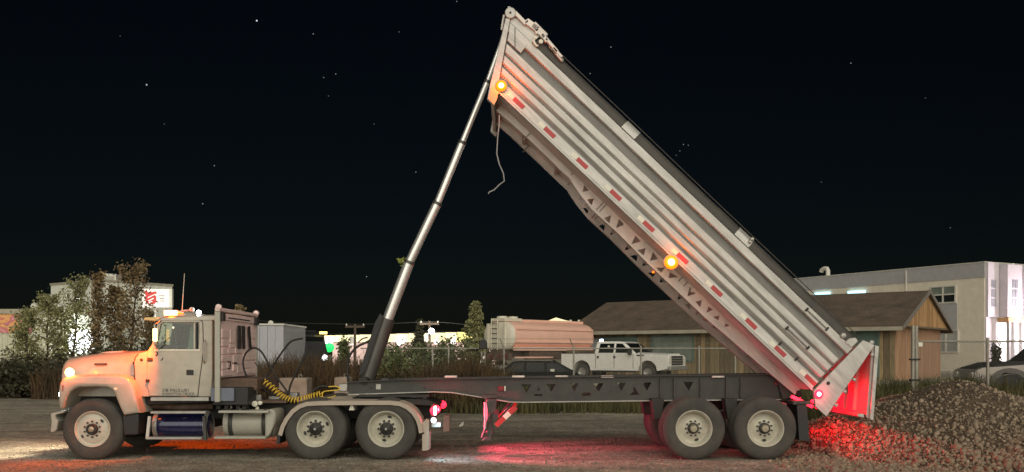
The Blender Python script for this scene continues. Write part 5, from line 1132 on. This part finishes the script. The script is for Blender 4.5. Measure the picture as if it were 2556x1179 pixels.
# grey box building
d = 56; a = W(640, 812, d); b_ = W(707, 880, d); GB = thing('grey_shed', 'plain blue-grey shed wall beyond the headache rack', 'shed', (b_.x, d - D, .45)); w_ = b_.x - a.x + 2.5
part('wall', MB().box(-w_, 0, .05, 6, -.5, a.z - .45), mat('bluegrey_steel', (.42, .42, .45), .7, var=.08), GB, True)
pmg = mesh_from('wall_panel', MB().box(0, .42, 0, .05, -.5, a.z - .5), bpy.data.materials['bluegrey_steel'])
for i in range(int(w_ / .45)): o = link('wall_panel', pmg, GB, True); o.location = (-w_ + i * .45, 0, 0)
part('roof_trim', MB().box(-w_ - .05, .06, -.04, 6.05, a.z - .45, a.z - .36), m_win, GB, True)
# petrol-station style canopy with a lit fascia, far
d = 112; x0, x1 = W(806, 0, d).x, W(1232, 0, d).x; zc0, zc1 = W(0, 864, d).z, W(0, 838, d).z
CN = thing('lit_canopy', 'long low forecourt canopy with a glowing pale yellow fascia in the distance', 'canopy', (x0, d - D, .45)); L_ = x1 - x0
nb_ = 14
for i in range(nb_):
    last = i >= nb_ - 3
    part('fascia_panel', MB().box(L_ * i / nb_ + .03, L_ * (i + 1) / nb_ - .03, 0, .2, zc0 - .45 + .45, zc1 - .45 + .012 * i * 3), emat('fascia_%d' % i, (1.0, .86, .30) if last else (1.0, .88, .55), .52 if not last else .5), CN, True)
part('canopy_deck', MB().box(0, L_, .2, 9, zc0, zc1 - .45), m_win, CN, True)
for i in range(6): part('column', MB().box(L_ * (i + .5) / 6 - .25, L_ * (i + .5) / 6 + .25, 3, 3.5, -.45, zc0), m_win, CN, True)
part('glowing_shop_wall', MB().box(0, L_, 6, 6.3, -.5, zc0), emat('shop_glow', (1.0, .72, .64), .5), CN, True)  # wall glows by itself in place of light under the canopy
for px, r_ in ((822, .45), (880, .3), (1000, .42), (1090, .25), (1132, .3)): part('canopy_lamp', MB().lathe([(.001, -.4), (r_, -.2), (r_, .1), (.001, .2)], (W(px, 0, d).x - x0, -.3, W(0, 851 + (px % 3) * 3, d).z - .45), 14), emat('canopy_white', (1, .97, .9), 3) if 'canopy_white' not in bpy.data.materials else bpy.data.materials['canopy_white'], CN, True)
part('green_signal', MB().lathe([(.001, -.4), (.55, -.3), (.5, .2), (.001, .3)], (W(828, 0, d).x - x0, -1.2, W(0, 868, d).z - .45), 12), emat('green_glow', (.02, .75, .18), .6), CN, True)
part('roof_unit', MB().box(W(1178, 0, d).x - x0, W(1196, 0, d).x - x0, 2, 3, zc1 - .45, zc1 - .1), m_win, CN, True)
# pale gable beyond the tank
d = 96; PG = thing('pale_gable_building', 'pale yellow glowing gable peeking above the tank trailer', 'building', (W(1390, 0, d).x, d - D, .45))
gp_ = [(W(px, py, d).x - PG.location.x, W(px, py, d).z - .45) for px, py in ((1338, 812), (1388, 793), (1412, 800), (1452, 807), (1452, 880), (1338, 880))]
part('wall', MB().prism(gp_, 0, 8), emat('gable_glow', (.95, .80, .50), .38), PG, True, smooth=0)  # emission stands for lamplight falling on the wall
for px in (1426, 1447): part('roof_pipe', MB().tube([(W(px, 0, d).x - PG.location.x, 1, W(0, 806, d).z - .45), (W(px, 0, d).x - PG.location.x, 1, W(0, 798, d).z - .45)], .12, 8), m_win, PG, True)
# street lamp, power poles and wires
def pole(px, d, top, label, lampy=None, cross=True):
    b = gbase(px, d); r_ = thing('utility_pole', label, 'utility pole', b, group='power poles in the distance'); h = W(px, top, d).z - b.z
    part('pole', MB().tube([(0, 0, -.1), (0, 0, h)], [.16, .11], 8), m_bark, r_, True)
    if cross: part('crossarm', MB().box(-.9, .9, -.08, .08, h - .35, h - .15), m_bark, r_, True)
    for x_ in (-.8, .8): part('insulator', MB().lathe([(.06, 0), (.08, .1), (.001, .2)], (x_, 0, h - .15), 8, axis='z'), m_win, r_, True)
    part('transformer', MB().lathe([(.001, 0), (.22, .02), (.22, .7), (.001, .75)], (-.3, 0, h - 1.9), 12, axis='z'), m_win, r_, True)
    if lampy:
        lz = W(px, lampy, d).z - b.z
        part('lamp_arm', MB().tube([(0, 0, lz + .2), (.3, -.8, lz + .3), (.3, -1.1, lz + .2)], .05, 6), m_galv, r_, True)
        part('lamp_head', MB().lathe([(.001, -.4), (.28, -.15), (.28, .15), (.001, .3)], (.3, -1.3, lz), 14), e_flood, r_, True)
        glow('POINT', (b.x + .3, b.y - 2.2, lz + b.z), (1, .97, .9), 700, r_, .3)
    return b, h
pA = pole(886, 92, 809, 'power pole with a crossarm in the middle distance left of the hoist'); pB = pole(1072, 92, 802, 'power pole carrying the blazing street lamp', 828)
def wire(label, pts, r_, m_=None):
    o = part('power_line', MB().tube([W(*p) for p in pts], r_, 5), m_ or m_dark, None); tag(o, label, 'power line', 'power lines across the sky')
wire('thick upper power line running from the headache rack past the hoist', [(560, 792, 92), (700, 806, 92), (886, 810, 92), (980, 808, 92), (1072, 803, 92), (1130, 807, 92), (1200, 815, 92), (1300, 828, 92)], .028)
wire('thin lower power line below the thick one', [(560, 830, 93), (720, 834, 93), (886, 834, 93), (980, 834, 93), (1072, 826, 93), (1180, 830, 93), (1300, 840, 93)], .015)
ha = part('hanging_clamp', MB().lathe([(.001, -.2), (.25, -.1), (.25, .1), (.001, .2)], (0, 0, 0), 10), m_win, None); ha.location = W(676, 807, 91.8); tag(ha, 'pale round marker ball on the power line by the rack', 'line marker')
# ------------------------------------------------------------------ vehicles
def vwheel(root, x, y, r, side, rim):
    w_ = part('wheel', MB().lathe([(r * .58, -.02), (r * .6, -.10), (r * .45, -.06), (r * .15, -.05), (.001, -.05)] if side < 0 else [(r * .58, .02), (r * .6, .10), (r * .45, .06), (.001, .05)], (x, y, r), 20), rim, root, True)
    part('tyre', MB().lathe([(r * .58, -.11), (r * .75, -.13), (r * .94, -.11), (r, -.07), (r, .07), (r * .94, .11), (r * .75, .13), (r * .58, .11)], (x, y, r), 24, closed=True), m_tyre, w_, True)
m_vw = mat('pickup_white', (.88, .86, .80), .3, var=.06, coat=.5); m_vb = mat('car_black', (.007, .008, .007), .5, var=.1, spec=.12); m_vs = mat('suv_silver', (.46, .41, .36), .35, .3, var=.08, coat=.4)
m_dglass = mat('dark_glass', (.010, .013, .012), .12, var=.1, spec=.2)
def gh(secs, w0, w1, z0, z1):   # greenhouse: outline (x,z) with tumblehome
    out = []
    pl = lambda z: w0 + (w1 - w0) * (z - z0) / (z1 - z0)
    return MB().loft([[(x, -pl(z), z) for x, z in secs], [(x, pl(z), z) for x, z in secs]]), pl
def vehicle_panes(root, cabp, pl, wins, m_):
    for wn in wins:
        for s in (-1, 1):
            part('window', MB().loft([[(x, s * (pl(z) + .012), z) for x, z in wn], [(x, s * (pl(z) - .01), z) for x, z in wn]]), m_, cabp, True)
def arch(cx, r, z0, n=9): return [(cx + r * math.cos(t), z0 + r * math.sin(t)) for t in np.linspace(math.pi, 0, n)]
# white crew-cab pickup (x forward)
TH = R(-35); nf = Vector((W(1668, 0, 48).x, 48 - D, 0))
PK = thing('pickup_truck', 'white crew-cab pickup parked nose to the right behind the chain-link fence', 'pickup', (0, 0, 0), TH)
ctr = nf + Matrix.Rotation(TH, 3, 'Z') @ Vector((-3.1, 1.0, 0)); PK.location = (ctr.x, ctr.y, .45)
VP = lambda nm, mb, m, p=PK, **k: part(nm, mb, m, p, True, **k)
low = [(-3.1, .62)] + arch(-1.85, .52, .5)[::1] + arch(1.95, .52, .5) + [(3.05, .6), (3.1, .75), (3.08, 1.18), (3.0, 1.28), (1.4, 1.36), (1.2, 1.36), (-3.08, 1.36), (-3.1, 1.3)]
bod = VP('body', MB().prism(low, -.98, .98), m_vw, bevel=.035)
VP('bed_opening', MB().box(-3.0, -1.15, -.88, .88, 1.30, 1.375), m_black); VP('bed_rail', MB().box(-3.08, -1.1, -.99, -.9, 1.36, 1.40), m_black)
VP('toolbox', MB().box(-2.9, -2.2, -.8, .8, 1.3, 1.55), m_plankd[2], bevel=.02)
cabm, pl = gh([(1.3, 1.34), (.55, 1.93), (.3, 1.98), (-.95, 1.99), (-1.05, 1.95), (-1.12, 1.34)], .95, .78, 1.34, 1.99); cb_ = VP('cab', cabm, m_vw, bevel=.04)
vehicle_panes(PK, cb_, pl, [[(1.0, 1.40), (.48, 1.85), (.12, 1.88), (.12, 1.40)], [(-.0, 1.40), (-.0, 1.88), (-.82, 1.88), (-.88, 1.40)]], m_dglass)
part('windscreen', MB().add([(1.27, -.85, 1.38), (1.27, .85, 1.38), (.62, .74, 1.9), (.62, -.74, 1.9)], [(0, 1, 2, 3)]), m_dglass, cb_, True)
VP('hood_bulge', MB().loft([[(1.25, -.8, 1.35), (1.25, -.6, 1.42), (1.25, .6, 1.42), (1.25, .8, 1.35)], [(2.95, -.75, 1.27), (2.95, -.55, 1.36), (2.95, .55, 1.36), (2.95, .75, 1.27)]]), m_vw)
VP('grille', MB().box(3.08, 3.13, -.62, .62, .78, 1.24), m_black, bevel=.02)
for z_ in (.88, 1.0, 1.12): VP('grille_bar', MB().box(3.125, 3.15, -.6, .6, z_ - .02, z_ + .02), m_stl)
for s in (-1, 1): VP('headlamp', MB().box(2.98, 3.12, s * .64, s * .96, .86, 1.2), m_clear, bevel=.03); VP('mirror', MB().box(.95, 1.1, s * .98, s * 1.25, 1.3, 1.62), m_black, bevel=.04)
VP('bumper', MB().box(3.02, 3.22, -.98, .98, .52, .74), m_stl, bevel=.04); VP('running_board', MB().box(-1.2, 1.3, -1.05, -.95, .42, .5), m_black)
for x_ in (.02, -.95):
    VP('door_handle', MB().box(x_ + .02, x_ + .12, -1.01, -.975, 1.12, 1.24), m_black)
for x_ in (1.15, .06, -1.02): VP('door_seam', MB().box(x_ - .01, x_ + .01, -.985, -.975, .6, 1.36), m_black)
VP('fender_vent', MB().box(1.35, 1.75, -.99, -.975, 1.24, 1.30), m_black)
for x_, y_ in ((-1.85, -.83), (1.95, -.83), (-1.85, .83), (1.95, .83)): vwheel(PK, x_, y_, .41, -1 if y_ < 0 else 1, m_stl)
part('roof_strobe', MB().lathe([(.001, .14), (.09, .12), (.1, 0)], (-1.0, -.4, 1.98), 12, axis='z'), emat('blue_strobe', (.5, .7, 1.0), 6), PK, True)
part('sticker', MB().lathe([(.001, -.004), (.07, -.004), (.07, 0)], (-.3, -(pl(1.7)) - .014, 1.72), 12), m_tapew, PK, True)
# black wagon: only its roof and glass rise over the chassis rail
BK = thing('black_wagon', 'black estate car seen over the chassis rail, in front of the white pickup', 'car', (W(1352, 0, 44.2).x, 44.2 - D, 0.0))
VB = lambda nm, mb, m, p=BK, **k: part(nm, mb, m, p, True, **k)
bod = VB('body', MB().prism([(-2.2, .35)] + arch(-1.35, .38, .34) + arch(1.35, .38, .34) + [(2.2, .4), (2.22, .75), (1.3, .98), (-2.2, .98)], -.88, .88), m_vb, bevel=.04)
cm, pl = gh([(1.55, .96), (.75, 1.40), (.4, 1.46), (-1.1, 1.47), (-1.35, 1.42), (-1.85, .96)], .86, .66, .96, 1.47); cb_ = VB('cabin', cm, m_vb, bevel=.03)
vehicle_panes(BK, cb_, pl, [[(1.2, 1.0), (.68, 1.36), (.2, 1.40), (.2, 1.0)], [(.1, 1.0), (.1, 1.40), (-.7, 1.41), (-.7, 1.0)], [(-.8, 1.0), (-.8, 1.41), (-1.25, 1.38), (-1.6, 1.0)]], m_dglass)
VB('roof_rail', MB().tube([(.5, -.6, 1.46), (.3, -.6, 1.5), (-1.1, -.6, 1.5), (-1.3, -.6, 1.44)], .02, 6), m_stl)
VB('seat_headrest', MB().box(.35, .55, -.89, -.85, 1.0, 1.12), m_tapew, bevel=.02)
for x_, y_ in ((-1.35, -.78), (1.35, -.78), (-1.35, .78), (1.35, .78)): vwheel(BK, x_, y_, .32, -1 if y_ < 0 else 1, m_stl)
for s in (-1, 1): VB('headlamp', MB().box(2.12, 2.24, s * .5, s * .84, .62, .76), m_clear, bevel=.02)
# silver vehicle with a black hood, at the right edge
SV = thing('silver_off_roader', 'silver off-roader with a matt black hood, nose left, behind the heap', 'car', (W(2400, 0, 30.5).x + 2.75, 30.5 - D, .14), R(180 - 6))
VS = lambda nm, mb, m, p=SV, **k: part(nm, mb, m, p, True, **k)
VS('body', MB().prism([(-2.5, .5)] + arch(-1.6, .5, .5) + arch(1.55, .52, .5) + [(2.45, .62), (2.6, .9), (2.55, 1.12), (2.35, 1.22), (1.0, 1.32), (-2.5, 1.32)], -.95, .95), m_vs, bevel=.06)
VS('hood', MB().loft([[(1.0, -.84, 1.30), (1.0, -.7, 1.42), (1.0, .7, 1.42), (1.0, .84, 1.30)], [(1.9, -.82, 1.25), (1.9, -.68, 1.38), (1.9, .68, 1.38), (1.9, .82, 1.25)], [(2.45, -.74, 1.14), (2.45, -.6, 1.22), (2.45, .6, 1.22), (2.45, .74, 1.14)]]), m_black, bevel=.02)
fa = [(1.55 + r_ * math.cos(t), .5 + r_ * math.sin(t)) for r_, ts_ in ((.72, np.linspace(math.pi, 0, 13)), (.54, np.linspace(0, math.pi, 13))) for t in ts_]
for s in (-1, 1): VS('fender_flare', MB().prism(fa, s * .93, s * 1.02), mat('flare_grey', (.13, .12, .11), .6), bevel=.02); VS('wheel_well', MB().prism([(1.55 + .53 * math.cos(t), .5 + .53 * math.sin(t)) for t in np.linspace(0, math.pi, 13)], s * .70, s * .93), m_black)
cm, pl = gh([(1.05, 1.30), (.4, 1.86), (.1, 1.92), (-2.3, 1.92), (-2.5, 1.30)], .9, .76, 1.30, 1.92); cb_ = VS('cabin', cm, m_vs, bevel=.04)
vehicle_panes(SV, cb_, pl, [[(.85, 1.36), (.3, 1.82), (-.2, 1.84), (-.2, 1.36)], [(-.3, 1.36), (-.3, 1.84), (-1.2, 1.84), (-1.2, 1.36)]], m_dglass)
part('windscreen', MB().add([(1.03, -.8, 1.34), (1.03, .8, 1.34), (.44, .72, 1.85), (.44, -.72, 1.85)], [(0, 1, 2, 3)]), m_dglass, cb_, True)
for x_, y_ in ((-1.6, -.8), (1.55, -.8), (-1.6, .8), (1.55, .8)): vwheel(SV, x_, y_, .42, -1 if y_ < 0 else 1, m_stl)
for s in (-1, 1): VS('headlamp', MB().box(2.5, 2.62, s * .5, s * .85, .88, 1.08), m_clear, bevel=.03)
VS('bumper', MB().box(2.5, 2.7, -.9, .9, .55, .78), m_black, bevel=.04)
# tank trailer
PH = R(46); tb_ = W(1247, 0, 52)
TK = thing('tank_trailer', 'peach coloured tank trailer with a ladder on its pale rounded end', 'tank trailer', (tb_.x, tb_.y, .45), PH)
VT = lambda nm, mb, m, p=TK, **k: part(nm, mb, m, p, True, **k)
m_peach = mat('peach_paint', (.88, .54, .42), .4, var=.08, scale=1.5, coat=.2); m_tend = mat('tank_end', (.66, .62, .50), .45, var=.12)
cz_, rw_, rh_ = 2.30, 1.15, .78
def ring(x, k): return [(x, rw_ * k * math.copysign(abs(math.cos(t)) ** .75, math.cos(t)), cz_ + rh_ * k * math.copysign(abs(math.sin(t)) ** .75, math.sin(t))) for t in np.linspace(0, 2 * math.pi, 33)[:-1]]
tk = VT('tank', MB().loft([ring(0, 1), ring(6.4, 1), ring(6.55, .95), ring(6.65, .8)]), m_peach, smooth=50)
VT('tank_end', MB().loft([ring(-.22, .55), ring(-.19, .8), ring(-.1, .94), ring(-.0, 1.005), ring(.02, 1.005)]), m_tend, smooth=60)
VT('catwalk', MB().box(-.1, 6.4, -.45, .45, cz_ + rh_ - .02, cz_ + rh_ + .12), m_peach, bevel=.02); VT('catwalk_end', MB().box(-.15, 1.2, -.5, .5, cz_ + rh_ + .0, cz_ + rh_ + .16), m_tend)
for x_ in (.2, 1.0): VT('manhole', MB().lathe([(.001, .14), (.28, .12), (.3, 0)], (x_, 0, cz_ + rh_ + .15), 14, axis='z'), m_tend)
for y_ in (-.12, .32): VT('ladder_rail', MB().tube([(-.28, y_, 1.55), (-.28, y_, cz_ + rh_ + .1)], .03, 6), m_tend)
for k in range(6): VT('ladder_rung', MB().tube([(-.28, -.12, 1.65 + .26 * k), (-.28, .32, 1.65 + .26 * k)], .02, 6), m_dark)
for y_ in (-.62, .62): VT('end_rib', MB().box(-.3, -.2, y_ - .05, y_ + .05, 1.65, cz_ + rh_ * .85), m_tend)
for z_, h_ in ((cz_ + .38, .05), (cz_ - .30, .05), (cz_ - .68, .1)): VT('side_band', MB().box(.1, 6.4, -rw_ - .02, -rw_ + .25, z_ - h_, z_ + h_), m_peach)
VT('chassis', MB().box(-.2, 6.6, -.5, .5, 1.15, 1.6), m_rust); VT('side_locker', MB().box(1.2, 3.8, -1.1, -.6, 1.05, 1.5), m_rust, bevel=.03); VT('rear_bumper', MB().box(-.35, -.2, -1.1, 1.1, .55, .75), m_stl)
VT('side_guard', MB().box(.0, 3.0, -1.15, -1.1, 1.12, 1.2), m_peach); VT('pipe_rack', MB().box(-.3, -.1, -1.0, 1.0, 1.0, 1.4), m_rust)
for x_ in (1.0, 2.2, 5.2):
    for y_ in (-.85, .85): vwheel(TK, x_, y_, .5, -1 if y_ < 0 else 1, m_stl)
for y_ in (-.8, -.3, .3, .8): VT('rear_lamp', MB().lathe([(.001, -.03), (.08, -.02), (.08, .02)], (-.34, y_, 1.2), 12, axis='x'), m_lens_red)
# dark lorry with headlights on, far left of the hoist
d = 62; LT = thing('dark_lorry', 'dark lorry with its headlights on, far behind the hoses', 'lorry', (W(792, 0, d).x - .3, d - D, .45), R(-50))
VL = lambda nm, mb, m, p=LT, **k: part(nm, mb, m, p, True, **k)
m_dl = mat('lorry_paint', (.03, .03, .032), .35, var=.2, coat=.3)
VL('cab', MB().prism([(-1.6, .7), (0, .7), (.05, 1.3), (-.15, 1.7), (-.45, 2.6), (-.9, 2.8), (-1.6, 2.8)], -1.1, 1.1), m_dl, bevel=.06); VL('body', MB().box(-5.6, -1.75, -1.2, 1.2, .9, 2.9), m_dl, bevel=.03)
part('windscreen', MB().box(-.33, -.30, -.9, .9, 1.8, 2.45), m_dglass, LT, True)
for y_ in (-.85, .85):
    VL('headlamp', MB().lathe([(.001, .1), (.17, .06), (.2, 0)], (.05, y_, 1.1), 14, axis='x'), e_flood); VL('marker', MB().box(-.2, -.1, y_ - .25, y_ + .25, 2.62, 2.78), emat('yellow_marker', (1.0, .75, .2), 2.2) if y_ < 0 else bpy.data.materials['yellow_marker'])
for x_ in (-.9, -4.6):
    for y_ in (-.9, .9): vwheel(LT, x_, y_, .48, -1 if y_ < 0 else 1, m_stl)
